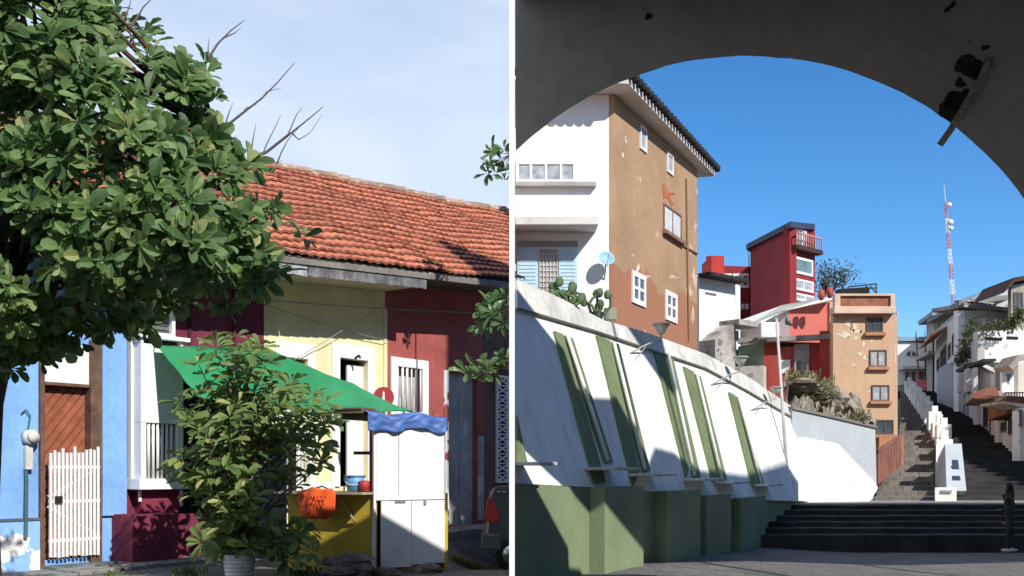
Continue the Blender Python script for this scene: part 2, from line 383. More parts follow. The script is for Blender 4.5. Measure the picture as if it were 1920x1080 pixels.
for zz_ in (.25, .85, 1.38):
    FP.bx(mb, ga, zb_ + zz_, gb, zb_ + zz_ + .045, .08, .099)
def fbar(mb, ua, za, ub, zb, w, a, b):
    d = V((ub - ua, zb - za)).normalized() if False else None
    L_ = math.hypot(ub - ua, zb - za); nx, nz = -(zb - za) / L_ * w / 2, (ub - ua) / L_ * w / 2
    mb.prism([FP.pt(ua + nx, za + nz, a), FP.pt(ub + nx, zb + nz, a), FP.pt(ub - nx, zb - nz, a), FP.pt(ua - nx, za - nz, a)], FP.n * (b - a))
fbar(mb, ga, zb_ + .95, gb, zb_ + 1.4, .04, .06, .079); fbar(mb, ga, zb_ + .8, gb, zb_ + .3, .04, .06, .079)
mb.build('rail', M('gate_white', (.8, .8, .78)), gt)
mb = MB(); FP.bx(mb, FP.U(94), zpx(100, 943), FP.U(107), zpx(100, 930), .126, .16); mb.build('lock', M('black_metal', (.02, .02, .02), .5), gt)
mb = MB(); FP.bx(mb, FP.U(78), .1, FP.U(208), zpx(140, 1056), 0.0, .42); tag(mb.build('door_step', M('green_grey_stone', (.13, .17, .16), .9, .3, 3, .5), bevel=.02), 'grey green stone step below the white picket gate', 'step')
# lower plinth of the blue house, peeling
mb = MB(); FP.bx(mb, FP.U(186), -.3, FP.U(206), zpx(196, 970), .0, .05); mb.build('plinth', blue, h1)
mb = MB(); FP.bx(mb, FP.U(-60), -.3, FP.U(72), zpx(30, 978), .0, .05)
mb.build('plinth', M('blue_peeling', (.27, .48, .82), .85, .1, 1.5, .3, 25, patch=((.82, .80, .78), 2.2, .53)), h1)
mb = MB(); FP.bx(mb, FP.U(-60), zpx(30, 977), FP.U(72), zpx(30, 972), .0, .065); mb.build('ledge', M('dark_ledge', (.1, .12, .15)), h1)
mb = MB(); FP.bx(mb, FP.U(186), zpx(210, 966), FP.U(231), zpx(210, 560), .003, .10); mb.build('pilaster', blue, h1)
mt = thing('electric_meter', 'pale electric meter box with a conduit on the light blue wall', 'electric meter', FP.pt(FP.U(50), zpx(50, 835)))
mb = MB(); c = FP.pt(FP.U(52), zpx(52, 820), .1); mb.tube([c - FP.n * .1 - FP.u*.0, c + FP.n * .04], .115, 14); mb.tube([c + FP.n * .04, c + FP.n * .10], [.09, .07], 14); mb.build('meter', M('meter_grey', (.6, .58, .53), .5), mt, True)
mb = MB(); FP.bx(mb, FP.U(43), zpx(50, 880), FP.U(56), zpx(50, 835), .0, .09); mb.build('junction_box', M('meter_grey', (.6, .58, .53)), mt)
mb = MB(); mb.tube([FP.pt(FP.U(46), zpx(46, 840), .03), FP.pt(FP.U(46), zpx(46, 905), .05), FP.pt(FP.U(44), zpx(44, 975), .07), FP.pt(FP.U(42), zpx(42, 1008), .09)], .028, 6)
mb.tube([FP.pt(FP.U(50), zpx(50, 805), .04), FP.pt(FP.U(54), zpx(54, 780), .04), FP.pt(FP.U(46), zpx(46, 768), .04), FP.pt(FP.U(38), zpx(38, 775), .03)], .012, 5)
mb.build('conduit', M('green_pipe', (.05, .12, .14), .5), mt)
# --- maroon house
hm = [FP.rz(345, 700, 478, 1040)]
h2 = row_house('maroon house with a white window bay behind the green tarpaulin', UX[232], UX[495], maroon, hm)
u0, z0, u1, z1 = hm[0]; mb = MB(); FP.bx(mb, u0, z0, u1, z1, -.5, -.45); mb.build('doorway_back', dark_in, h2)
for x in (262 - 18, 352, 436): mb = MB(); FP.bx(mb, FP.U(x), 3.3, FP.U(x) + .05, 5.6, .002, .03); mb.build('wall_batten', M('maroon_dark', (.07, .01, .025)), h2)
# projecting white window bay
bay = []; ua, ub = FP.U(243), FP.U(322); D = .32
zs_ = {k: zpx(285, k) for k in (590, 632, 640, 650, 795, 897, 917, 950)}
mb = MB(); FP.bx(mb, ua, zs_[795], ub, zs_[650], .002, D); mb.build('bay_panel', M('white_paint', ()), h2, bevel=.01)
mb = MB()
FP.bx(mb, ua, zs_[897], ua + .10, zs_[795] - .002, .002, D); FP.bx(mb, ub - .12, zs_[897], ub, zs_[795] - .002, .002, D)
FP.bx(mb, ua - .06, zs_[917], ub + .1, zs_[897] - .002, .002, D + .05); FP.bx(mb, ua - .06, zs_[640], ub + .1, zs_[632], .002, D + .06)
FP.bx(mb, ua, zs_[650] + .002, ua + .05, zs_[640] - .002, .002, D); FP.bx(mb, ub - .05, zs_[650] + .002, ub, zs_[640] - .002, .002, D)
FP.bx(mb, ua - .05, zs_[897], ua - .001, zs_[632] + .9, .002, .12)
bf = mb.build('bay_frame', M('white_paint', ()), h2, bevel=.008)
mb = MB(); FP.bx(mb, ua + .10, zs_[897], ub - .12, zs_[795], .002, .02); mb.build('opening', dark_in, bf)
mb = MB()
for k in range(6): u = ua + .17 + k * (ub - ua - .36) / 5.2; mb.tube([FP.pt(u, zs_[897], D - .05), FP.pt(u, zs_[795], D - .05)], .027, 7)
mb.build('window_bar', M('white_paint', ()), bf, True)
mb = MB(); FP.bx(mb, FP.U(250), zs_[650], FP.U(312), zs_[640], .002, D - .06); mb.build('vent_gap', dark_in, bf)
# upper louvred window
mb = MB(); a_, b_ = FP.U(248), FP.U(318); FP.ring(mb, a_, zpx(285, 632) + .002, b_, zpx(285, 572), .06, .002, .16); uw = mb.build('window', M('white_paint', ()), h2)
mb = MB()
for k in range(7): z = zpx(285, 626) + k * .075; FP.bx(mb, a_ + .06, z, b_ - .06, z + .055, .05, .07 + .01 * (k % 2))
mb.build('louvre', M('grey_louvre', (.16, .18, .20), .5, .15), uw)
mb = MB(); FP.bx(mb, ua + .1, zs_[950] - .1, ub + .02, zs_[917] - .003, .002, .18); mb.build('bay_base', maroon, h2)
mb = MB(); FP.bx(mb, FP.U(247), zs_[950] + .1, FP.U(252), zs_[917] - .02, .181, .20); FP.bx(mb, FP.U(325), zs_[950] + .0, FP.U(329), zs_[917] - .02, .1, .20); mb.build('bracket', M('white_paint', ()), h2)
# block of maroon steps by the bay
mb = MB(); FP.bx(mb, FP.U(206), .2, FP.U(292), zpx(250, 962), .002, .62); FP.bx(mb, FP.U(292) + .004, .2, FP.U(372), zpx(330, 962), .002, .45); tag(mb.build('masonry_block', M('maroon_base', (.19, .03, .058), .85, .2, 2, .3), bevel=.015), 'maroon painted masonry block under the white barred window', 'masonry block')
mb = MB(); mb.tube([FP.pt(FP.U(413), zpx(413, 633), .003), FP.pt(FP.U(413), zpx(413, 633), .10)], [.05, .075], 12); tag(mb.build('wall_lamp', M('white_paint', ()), None, True), 'small round white lamp on the maroon wall above the tarpaulin', 'lamp')
# --- yellow house
wA = FP.rz(532, 672, 575, 905); wB = FP.rz(636, 674, 688, 912)
h3 = row_house('pale yellow house with white framed openings under the tiled eave', UX[495], UX[722], yellow, [wA, wB])
for (uu, x, lab) in ((wA, 0, 0), (wB, 1, 0)):
    mb = MB(); fw = .22; a_, z0, b_, z1 = uu
    FP.bx(mb, a_ - fw, z0, a_ - .002, z1 + .3, .0, .04); FP.bx(mb, b_ + .002, z0, b_ + fw, z1 + .3, .0, .04); FP.bx(mb, a_ - .002, z1 + .002, b_ + .002, z1 + .3, .0, .04)
    fr = mb.build('door_frame', M('white_paint', ()), h3, bevel=.01)
    mb = MB(); FP.bx(mb, a_ - .05, z0 - .05, b_ + .05, z1 + .05, -.6, -.55); mb.build('doorway_back', dark_in, fr)
    mb = MB(); FP.bx(mb, a_ + (b_ - a_) * (.42 if x else .3), z0, b_, z1 - .1, -.15, -.11); dm = mb.build('shutter', M('white_paint', ()), fr)
mb = MB(); FP.bx(mb, FP.U(530), zpx(560, 925), FP.U(615), zpx(560, 905), .05, .2); mb.build('sill', M('white_paint', ()), h3)
mb = MB()
for k in range(6): x = 537 + k * 8; mb.tube([FP.pt(FP.U(x), zpx(x, 905), .05), FP.pt(FP.U(x), zpx(x, 780), .05)], .02, 6)
mb.build('window_bar', M('white_paint', ()), h3, True)
mb = MB(); FP.bx(mb, FP.U(718), .5, FP.U(724), 5.4, .004, .035); mb.build('corner_strip', yellow, h3)
mb = MB(); c = FP.pt(FP.U(663), zpx(663, 672), .05); mb.tube([c, c + FP.n * .1 + V((0, 0, .05)), c + FP.n * .14], .025, 6); mb.build('lamp_hook', M('black_metal', ()), h3)
# --- red house
wR = FP.rz(743, 690, 790, 772); dG = FP.rz(840, 700, 895, 985)
h4 = row_house('brick red house with a white framed barred window and a grey door', UX[722], UX[905], red, [wR, dG])
a_, z0, b_, z1 = wR; mb = MB(); fw = .2
FP.bx(mb, a_ - fw, z0 - fw, a_ - .002, z1 + fw, 0, .05); FP.bx(mb, b_ + .002, z0 - fw, b_ + fw, z1 + fw, 0, .05); FP.bx(mb, a_ - .002, z1 + .002, b_ + .002, z1 + fw, 0, .05); FP.bx(mb, a_ - .002, z0 - fw, b_ + .002, z0 - .002, 0, .05)
fr = mb.build('window', M('white_paint', ()), h4, bevel=.01)
mb = MB(); FP.bx(mb, a_, z0, b_, z1, -.2, -.17); mb.build('pane', M('pale_curtain', (.45, .45, .45), .8, .2, 5), fr)
mb = MB()
for k in range(6): u = a_ + .04 + (b_ - a_ - .08) * k / 5; mb.tube([FP.pt(u, z0, .01), FP.pt(u, z1, .01)], .03 if k in (1, 2, 4) else .018, 6)
mb.build('window_bar', M('white_paint', ()), fr, True)
a_, z0, b_, z1 = dG
gdoor = M('grey_door', (.44, .43, .41), .8, .15, 2, .2, 30, patch=((.6, .6, .6), 3, .62, .4), streak=.25)
mb = MB(); FP.bx(mb, a_ + .02, z0, b_ - .02, z1, -.18, -.13); FP.bx(mb, a_ + (b_ - a_) * .5, z0 + .05, a_ + (b_ - a_) * .52, z1 - .03, -.13, -.11); dd = mb.build('door', gdoor, h4)
mb = MB(); FP.bx(mb, a_ - .16, z0, a_ - .002, z1 + .02, 0, .03); mb.build('door_frame', M('chipped_white', (.72, .71, .69), .85, .1, 3, .3, 25, patch=((.3, .08, .07), 2.5, .57)), h4)
mb = MB(); FP.bx(mb, b_ + .01, z0 + .1, b_ + .2, z0 + 2.1, .003, .05); mb.build('side_panel', gdoor, h4)
mb = MB(); FP.bx(mb, a_ - .1, .2, b_ + .35, z0 - .16, .0, .5); FP.bx(mb, a_ - .05, z0 - .158, b_ + .2, z0 - .003, .0, .3); tag(mb.build('entrance_steps', M('red_brown_step', (.2, .07, .06), .9, .3, 3, .5), bevel=.02), 'worn red brown steps below the tall grey door', 'steps')
# --- end house
h5 = row_house('dark grey end house with a white lattice screen above the car', UX[905], UX[956], greyd, [], True)
mb = MB(); ua, za, ub, zb = FP.rz(929, 705, 951, 905); FP.ring(mb, ua, za, ub, zb, .05, 0, .05)
for k in range(11):
    z = za + (zb - za) * (k + .5) / 11
    for s_ in (-1, 1): fbar(mb, ua + .03, z - s_ * .09, ub - .03, z + s_ * .09, .035, .01, .045)
    FP.bx(mb, ua + .05, z + .1, ub - .05, z + .13, .01, .04)
mb.build('lattice_screen', M('white_paint', ()), h5)
for h, x0, x1 in ((h1, -60, 231), (h2, 233, 494)): fascia(h, x0, 0, x1, 0, .3, M('grey_fascia', (.20, .19, .20), .9, .35, 4, .4, 30, streak=.5)); 
fascia(h3, 495, 0, 577, 0, .34, M('white_fascia', (.42, .43, .45), .9, .3, 4, .4, 30, streak=.5)); fascia(h3, 578, 0, 800, 0, .34, M('grey_fascia', ())); fascia(h4, 803, 0, 903, 0, .12, M('gutter_grey', (.3, .29, .28), .7)); fascia(h5, 905, 0, 953, 0, .12, M('gutter_grey', ()))
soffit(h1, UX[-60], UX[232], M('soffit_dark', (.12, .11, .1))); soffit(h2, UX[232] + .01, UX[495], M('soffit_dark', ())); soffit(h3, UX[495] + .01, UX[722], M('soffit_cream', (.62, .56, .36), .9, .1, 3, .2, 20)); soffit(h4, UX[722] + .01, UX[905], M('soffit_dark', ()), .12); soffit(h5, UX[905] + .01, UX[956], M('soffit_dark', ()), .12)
# wires strung in front of the houses
def sag(p, q, s_, n=10): return [p.lerp(q, i / n) - V((0, 0, s_ * 4 * (i / n) * (1 - i / n))) for i in range(n + 1)]
wire_m = M('wire', (.28, .27, .26), .6)
for (x0, y0, d0, x1, y1, d1, s_, r_, lab) in ((430, 566, .6, 952, 592, .6, .05, .010, 'pale cable strung level across the yellow and red walls'), (520, 690, .1, 722, 560, .25, .02, .007, 'thin wire rising to the right across the yellow wall'), (480, 572, .2, 722, 640, .1, .04, .007, 'thin wire falling to the right across the yellow wall')):
    p = FP.on(x0, y0) + FP.n * d0; q = FP.on(x1, y1) + FP.n * d1; q.x = min(q.x, -.06)
    mb = MB(); mb.tube(sag(p, q, s_), r_, 5); tag(mb.build('cable', wire_m), lab, 'cable', 'cables along the row of houses')
# grey slatted gate leaning behind the shrub
gt = thing('slatted_gate', 'weathered grey slatted gate with diagonal brace standing behind the leafy shrub', 'gate', FP.pt(FP.U(510), .6, .6))
PG = Plane(FP.o + FP.n * .9, FP.u); mb = MB(); ga, gb = PG.U(482), PG.U(536); za, zb = PG.on(510, 1000).z, PG.on(510, 800).z
for k in range(7): a = ga + (gb - ga) * k / 7; PG.bx(mb, a, za, a + .09, zb + random.uniform(-.03, .03), 0, .03)
mb.build('picket', M('weathered_wood', (.22, .23, .24), .85, .25, 4, .3), gt)
mb = MB()
for z in (za + .35, zb - .4): PG.bx(mb, ga, z, gb, z + .09, .031, .06)
L_ = [PG.pt(ga, zb - .35, .061), PG.pt(gb, za + .45, .061)]; mb.prism([L_[0], L_[1], L_[1] + V((0, 0, .11)), L_[0] + V((0, 0, .11))], PG.n * .02); mb.build('rail', M('weathered_wood', ()), gt)
# round red sign behind the awning
sg = thing('round_sign', 'round red sign edge standing behind the green tarpaulin', 'sign', FP.pt(FP.U(720), .6, 1.2))
PS = Plane((0, 19.5, 0), (1, 0, 0)); c = PS.on(719, 745); mb = MB(); mb.tube([c, c + V((0, .02, 0))], .2, 24); mb.build('disc', M('red_disc', (.42, .05, .06), .5), sg)
mb = MB(); mb.prism([c + V((-.03, -.012, -.12)), c + V((.03, -.012, -.12)), c + V((.02, -.012, .10)), c + V((-.01, -.012, .12))], (0, .01, 0)); mb.build('disc_mark', M('white_paint', ()), sg)
mb = MB(); mb.tube([c + V((0, .045, .1)), V((c.x, c.y + .045, .3))], .025, 6); mb.build('post', M('black_metal', ()), sg)
# ================================================================ LEFT: stall, tarpaulin, shrub, rocks, car, trees
gz = lambda p: terr(p.x, p.y)
S0 = P(540, HY, 15.75); S1 = P(703, HY, 14.95); S2 = P(834, HY, 15.6)
PC = Plane((S1.x, S1.y, 0), (S1 - S0)); PD = Plane((S1.x, S1.y, 0), (S2 - S1))
st = thing('food_stall', 'small street food stall with a yellow counter and white plank doors', 'stall', (S1.x, S1.y, .5))
u0, u1 = PC.U(540), PC.U(703); zt = PC.on(620, 926).z; mb = MB(); PC.bx(mb, u0, .3, u1, zt, -.05, 0)
cm = M('mustard_paint', (.55, .40, .045), .75, .10, 2, .15, 20, streak=.15); mb.build('counter_panel', cm, st)
mb = MB(); PC.bx(mb, u0 - .1, zt + .002, u1 - .01, zt + .035, -.45, .3); shelf_m = M('shelf_wood', (.42, .36, .25), .8, .25, 4); mb.build('counter_shelf', shelf_m, st)
mb = MB(); a = PC.pt(PC.U(655), zt - .01, .27); b = PC.pt(PC.U(668), zt - .42, .02); mb.tube([a, b], .018, 5); mb.build('shelf_bracket', shelf_m, st)
pm = M('dark_post', (.05, .03, .035), .7, .2)
for x0, x1, y1, dd in ((536, 545, 800, -.05), (638, 650, 786, -.8), (664, 673, 786, -1.05)):
    mb = MB(); PC.bx(mb, PC.U(x0), .35 if dd > -.5 else .4, PC.U(x1), PC.on(x0, y1 - 8).z, dd - .08, dd); mb.build('post', pm, st)
mb = MB(); PC.bx(mb, PC.U(691), zt + .04, PC.U(698), PC.on(695, 782).z, -.08, -.02); mb.build('post', M('red_post', (.30, .03, .05), .7), st)
mb = MB(); PC.bx(mb, PC.U(655), PC.on(670, 852).z, PC.U(692), PC.on(670, 846).z, -.3, -.1); mb.build('shelf', pm, st)
# plank doors (the face to the right of the corner)
d0, d1 = PD.U(706), PD.U(832); zb, zm, ztp = PD.on(770, 1062).z, PD.on(770, 938).z, PD.on(770, 790).z
dw = M('stall_white', (.80, .80, .80), .75, .05, 2, .15, 25, patch=((.56, .56, .62), 2.2, .61), patch2=((.45, .42, .38), 6, .72), edge=.08, streak=.12)
mb = MB(); PD.bx(mb, d0 - .02, zm + .006, d1, ztp, 0, .035); mb.build('door_upper', dw, st, bevel=.006)
mb = MB(); PD.bx(mb, d0 + .06, zb, d0 + (d1 - d0) * .5 - .008, zm - .006, 0, .035); mb.build('door_lower', dw, st, bevel=.006)
mb = MB(); PD.bx(mb, d0 + (d1 - d0) * .5, zb + .03, d1, zm - .006, 0, .035); mb.build('door_lower', dw, st, bevel=.006)
mb = MB(); PD.bx(mb, d0 + .34, zm + .06, d0 + .35, ztp - .05, .036, .04); PD.bx(mb, d0 + .28, zm - .03, d0 + .45, zm - .0, .036, .055); PD.bx(mb, d0 + .76, zm - .07, d0 + .80, zm - .0, .036, .055); PD.bx(mb, d1 - .14, zm + 1.0, d1 - .13, zm + 1.3, .036, .04)
mb.build('hinge', M('hinge_grey', (.25, .25, .26), .6), st)
mb = MB(); PD.bx(mb, d0 - .06, .32, d0 - .022, ztp, -.02, .03); mb.build('corner_post', M('white_paint', ()), st)
mb = MB(); PD.bx(mb, d1 + .004, .35, d1 + .06, zm + .1, -.04, .02); mb.build('corner_post', cm, st)
# side and back boards, roof boards
mb = MB(); e0 = PD.pt(d1, .35, -.01); e1 = PC.pt(u0, .35, -1.35); 
mb.prism([e0, e0 + V((.03, 0, 0)), V((e0.x - .55, e0.y + 1.2, .35)), V((e0.x - .58, e0.y + 1.2, .35))], (0, 0, ztp - .5)); mb.build('side_board', M('maroon_board', (.2, .04, .07), .8), st)
zr = ztp + .02
mb = MB()
cor = [PC.pt(u0 + 1.1, zr, .05), PC.pt(u1 - .03, zr + .02, .05), V((e0.x, e0.y, zr)), V((e0.x - .55, e0.y + 1.25, zr)), PC.pt(u0 + 1.1, zr, -1.5)]
mb.prism(cor, (0, 0, .05)); mb.build('roof_board', M('old_board', (.17, .13, .09), .9, .3, 5, .4), st)
mb = MB()
for k in range(4): PC.bx(mb, PC.U(632), zr + .055 + .028 * k, PC.U(690), zr + .08 + .028 * k, -.5 + .1 * k, .12 + random.uniform(-.05, .05))
mb.build('roof_board', M('old_board', ()), st)
# blue tarp folded over the stall top
bt = M('blue_tarp', (.07, .15, .42), .5, .15, 5, .5, 6, spec=.4)
T0 = PD.pt(PD.U(685), 0, .05); T1 = PD.pt(PD.U(834), 0, .05)
def tarp(a, t):
    b = T0.lerp(T1, a); zt_ = zr + .10 - .04 * abs(math.sin(a * 5)) ; 
    dep = max(0, .25 - t) * 4; dr = max(0, t - .25) / .75
    h = (.26 - .05 * a + .02 * math.sin(a * 9 + .6) + .012 * math.sin(a * 23)) * dr
    f = .018 * math.sin(a * 21) * (.3 + dr) + .02 * NZ.noise(V((a * 12, t * 6, 2)))
    return b + PD.n * (.03 + f - dep * .9) + V((0, 0, zt_ - h + .02 * math.sin(a * 12 + dep * 4)))
mb = MB(); mb.grid(tarp, 60, 14); tag(mb.build('blue_tarp', bt, None, True, solid=.006), 'crumpled blue tarp folded over the top of the white stall', 'tarp')
# green tarpaulin awning
A = PC.on(293, 647); A = P(293, 647, 16.75); B = FP.on(498, 652) + FP.n * .25; Bx = P(497, 652, 18.6); Cc = P(774, 771, 15.5); Dd = P(648, 778, 15.2); E_ = P(372, 745, 15.7)
def awn(a, t):
    top = A.lerp(Bx, min(1, a / .42)) if a < .42 else Bx.lerp(Cc, (a - .42) / .58)
    bot = E_.lerp(Dd, min(1, a / .75)) if a < .75 else Dd.lerp(Cc, (a - .75) / .25)
    bot = A.lerp(E_, min(1, a * 8)).lerp(bot, 1) if a * 8 < 1 and False else bot
    p = top.lerp(bot, t); s_ = math.sin(math.pi * a) * math.sin(math.pi * t)
    w_ = .05 * math.sin(a * 19 + t * 6) * s_ + .045 * NZ.noise(V((a * 7, t * 5, 1))) + .02 * NZ.noise(V((a * 26, t * 9, 5)))
    return p - V((0, 0, .16 * s_ - w_))
mb = MB(); mb.grid(awn, 60, 16)
gm = bpy.data.materials.new('green_tarp'); gm.use_nodes = True; nt = gm.node_tree; b = nt.nodes['Principled BSDF']; b.inputs['Base Color'].default_value = (.06, .40, .17, 1); b.inputs['Roughness'].default_value = .45
t_ = nn(nt, 'ShaderNodeBsdfTranslucent'); t_.inputs[0].default_value = (.04, .5, .25, 1); ms = nn(nt, 'ShaderNodeMixShader'); ms.inputs[0].default_value = .35
bp = nn(nt, 'ShaderNodeBump'); bp.inputs['Strength'].default_value = .4; bp.inputs['Distance'].default_value = .05; nz = nn(nt, 'ShaderNodeTexNoise'); nz.inputs['Scale'].default_value = 3; g_ = nn(nt, 'ShaderNodeNewGeometry')
nt.links.new(g_.outputs['Position'], nz.inputs['Vector']); nt.links.new(nz.outputs[0], bp.inputs['Height']); nt.links.new(bp.outputs[0], b.inputs['Normal'])
nt.links.new(b.outputs[0], ms.inputs[1]); nt.links.new(t_.outputs[0], ms.inputs[2]); nt.links.new(ms.outputs[0], nt.nodes['Material Output'].inputs[0])
tag(mb.build('awning', gm, None, True, solid=.004), 'sagging green tarpaulin awning stretched from the maroon house to the stall', 'awning')
mb = MB(); mb.tube([A, A + V((-.1, .2, .1)), FP.on(275, 636)], .009, 5); tag(mb.build('rope', wire_m), 'short rope tying the left corner of the green tarpaulin', 'rope')
# orange board hanging on the counter, blue bucket on it
PO = Plane(PC.o + PC.n * .34, PC.u); ob = thing('orange_board', 'bright orange hand lettered board hanging from the yellow counter', 'sign', PO.on(596, 945))
def obf(a, t):
    rd_ = 9 * (max(0, t - .7) / .3) ** 2 + 6 * (max(0, .2 - t) / .2) ** 2; xl, xr = 561 + 3 * t + rd_, 629 - 2 * t - rd_; x = xl + (xr - xl) * a; y = 918 + 54 * t - 3 * math.sin(a * 3.1) * (1 - t) + 1.5 * math.sin(a * 11) * (1 - t) + 1.2 * math.sin(a * 17) * t
    return PO.on(x, y) + PO.n * (.09 * math.sin(a * 3.14) * (.4 + .6 * math.sin(t * 3.14)) + .012 * math.sin(a * 16 + t * 3))
mb = MB(); mb.grid(obf, 24, 14); mb.build('panel', M('orange_plastic', (.85, .13, .03), .55, .12, 6, .2, 12), ob, True, solid=.012)
mb = MB(); random.seed(5)
for row in range(3):       # illegible hand lettering: short brush strokes
    x = 571
    while x < 618:
        y = 930 + row * 12; hh = random.uniform(3.5, 7); ww = random.uniform(2, 5)
        for k in range(random.choice((2, 3))):
            a = (x + random.uniform(0, ww), y + random.uniform(-1, 1)); b = (x + random.uniform(0, ww), y + hh)
            if k == 1: b = (x + ww, y + hh / 2)
            p, q = PO.on(*a) + PO.n * .115, PO.on(*b) + PO.n * .115; mb.tube([p, q], .006, 4)
        x += ww + random.uniform(2.5, 4)
mb.build('lettering', M('dark_red_ink', (.38, .02, .02), .7), ob)
mb = MB(); mb.tube([PO.on(575, 919), PO.on(596, 912) - PO.n * .1, PO.on(618, 918)], .012, 5); mb.build('cord', M('black_metal', ()), ob)
bk = thing('blue_bucket', 'light blue plastic bucket standing on the stall counter', 'bucket', PC.pt(PC.U(666), zt + .036, .0))
c = PC.pt(PC.U(667), zt + .036, .02); mb = MB(); mb.tube([c, c + V((0, 0, .24))], [.11, .155], 20); mb.build('bucket_body', M('blue_plastic', (.16, .36, .62), .4, .05), bk, True)
mb = MB(); mb.tube([c + V((0, 0, .225)), c + V((0, 0, .245))], [.165, .165], 20); mb.build('rim', M('blue_plastic', ()), bk, True)
mb = MB(); mb.tube([c + V((.155 * math.cos(t * .31 - 3.1), -.155 * math.sin(t * .31 ) * .9, .2 - .1 * math.sin(t * .31))) for t in range(11)], .006, 5); mb.build('handle', M('white_paint', ()), bk)
c = PC.pt(PC.U(687), zt + .036, .05); mb = MB(); mb.tube([c, c + V((0, 0, .16)), c + V((0, 0, .17))], [.07, .08, .03], 14); tag(mb.build('red_pot', M('red_plastic', (.45, .05, .05), .4), None, True), 'small red pot beside the light blue bucket', 'pot')
# white bucket holding the shrub
wb = P(449, HY, 14.0); zg = terr(wb.x, wb.y)
b_ = thing('paint_bucket', 'white ribbed paint bucket planted with the leafy shrub', 'bucket', (wb.x, wb.y, zg))
c = V((wb.x, wb.y, zg)); top = P(449, 1039, 14).z - zg; mb = MB()
pr = [(0, .17)]; 
for k in range(6): z = top * (k + 1) / 7; pr += [(z - .02, .175 + .007 * k), (z, .19 + .007 * k), (z + .012, .19 + .007 * k), (z + .03, .18 + .007 * k)]
pr += [(top - .01, .215), (top, .222), (top, .19), (top - .05, .18)]
mb.tube([c + V((0, 0, z)) for z, r in pr], [r for z, r in pr], 28); mb.build('bucket_body', M('bucket_white', (.75, .74, .72), .45, .06, 6, patch=((.4, .37, .33), 5, .63)), b_, True)
mb = MB(); mb.blob(c + V((0, 0, top - .05)), .18, .18, .05, 3); mb.build('soil', M('soil', (.07, .05, .035), .95, .4, 8), b_)
# shrub
random.seed(21)
sh = thing('potted_shrub', 'leafy shrub with big oval leaves growing in front of the green tarpaulin', 'shrub', (wb.x, wb.y, zg + .5))
def pth(p0, p1, bend, n=6):
    s = V((random.gauss(0, bend), random.gauss(0, bend), random.gauss(0, bend)))
    return [p0.lerp(p1, i / n) + s * math.sin(math.pi * i / n) for i in range(n + 1)]
stem = MB(); lv = MB(); base = c + V((0, 0, top - .05))
outline = [(470, 645), (490, 660), (395, 668), (420, 690), (350, 745), (400, 740), (360, 800), (340, 860), (440, 720), (520, 720), (560, 735), (600, 755), (640, 775), (618, 800), (560, 800), (500, 760), (470, 800), (430, 790), (380, 800), (350, 890), (400, 850), (440, 850), (480, 850), (540, 830), (590, 840), (610, 860), (400, 920), (370, 980), (390, 1000), (430, 960), (470, 930), (450, 990), (480, 975), (410, 880), (510, 800), (530, 760), (450, 700), (575, 790), (500, 700), (540, 745), (460, 760), (420, 760), (395, 1010), (480, 1010), (430, 1020), (520, 1010), (560, 1005), (575, 1030), (535, 1030), (505, 1030), (545, 890), (460, 900), (352, 820), (355, 905)]
for (x, y) in outline:
    for r in range(3):
        xx, yy = 458 + (x - 458) * .88 + random.gauss(0, 14), y + random.gauss(0, 12); Y = 14.1 + random.uniform(-.65, .75)
        if r == 0: Y -= .2
        tip = P(xx, yy, Y); mid = P(445 + (xx - 445) * .35, min(yy + 90, 1000), 14.1)
        if r < 2: stem.tube(pth(mid, tip, .05), [.016 - .0018 * i for i in range(7)], 5)
        ax = (tip - mid).normalized() * .5 + V((0, -.3, .6))
        rosette(lv, tip, ax, random.choice((6, 7, 8, 9)), .25, .108, 1.15)
        for q in (.55, .78):
            pp = mid.lerp(tip, q); rosette(lv, pp, ax, 3, .20, .08, 1.3)
for k in range(5): stem.tube(pth(base, P(445 + random.uniform(-40, 60), random.uniform(640, 900), 14.1 + random.uniform(-.3, .3)), .08, 8), [.032 - .0028 * i for i in range(9)], 7)
stem.build('stem', M('shrub_bark', (.16, .13, .09), .9, .3, 8), sh, True)
lm = leafmat('shrub_leaf', (.065, .12, .03), (.18, .245, .06), .55, .3, (.36, .36, .12))
lv.build('foliage', lm, sh)
# rocks by the stall and strip of rubble
rk = M('rock', (.22, .17, .15), .95, .35, 3, .8, 12)
for i, (x, y, Y, rx, ry, rz, lab) in enumerate(((650, 1052, 14.5, .34, .22, .11, 'flat brown rock lying against the yellow counter'), (640, 1070, 14.3, .26, .2, .08, 'low broken stone below the flat brown rock'), (675, 1068, 14.4, .18, .16, .09, 'small dark stone right of the flat brown rock'), (722, 1075, 14.8, .22, .15, .07, 'flat stone under the left white stall door'), (800, 1068, 15.3, .2, .14, .1, 'square grey stone under the right white stall door'))):
    p = P(x, y, Y); mb = MB(); mb.blob((p.x, p.y, p.z), rx, ry, rz, i + 4, 14, .22, 1.8); tag(mb.build('rock', rk, bevel=0), lab, 'rock')
# weeds at the foot of the walls
random.seed(3); gr = MB()
for (x, y, n) in ((870, 1040, 60), (885, 1048, 60), (600, 1062, 30), (690, 1066, 30), (205, 1050, 14), (860, 1012, 20), (900, 1035, 50), (560, 1066, 40), (350, 1068, 40)):
    for k in range(n):
        px, py = x + random.gauss(0, 16), y + random.gauss(0, 5); Y = 19.8 if x > 840 else 14.6
        p = P(px, py, Y); p.z = terr(p.x, p.y); leaf(gr, p, V((random.gauss(0, .5), random.gauss(0, .5), 1)), V((0, -1, .2)), random.uniform(.08, .2), .03, .1)
struct(gr.build('grass', leafmat('weed_leaf', (.05, .08, .02), (.12, .15, .04), .6)), 'stuff')
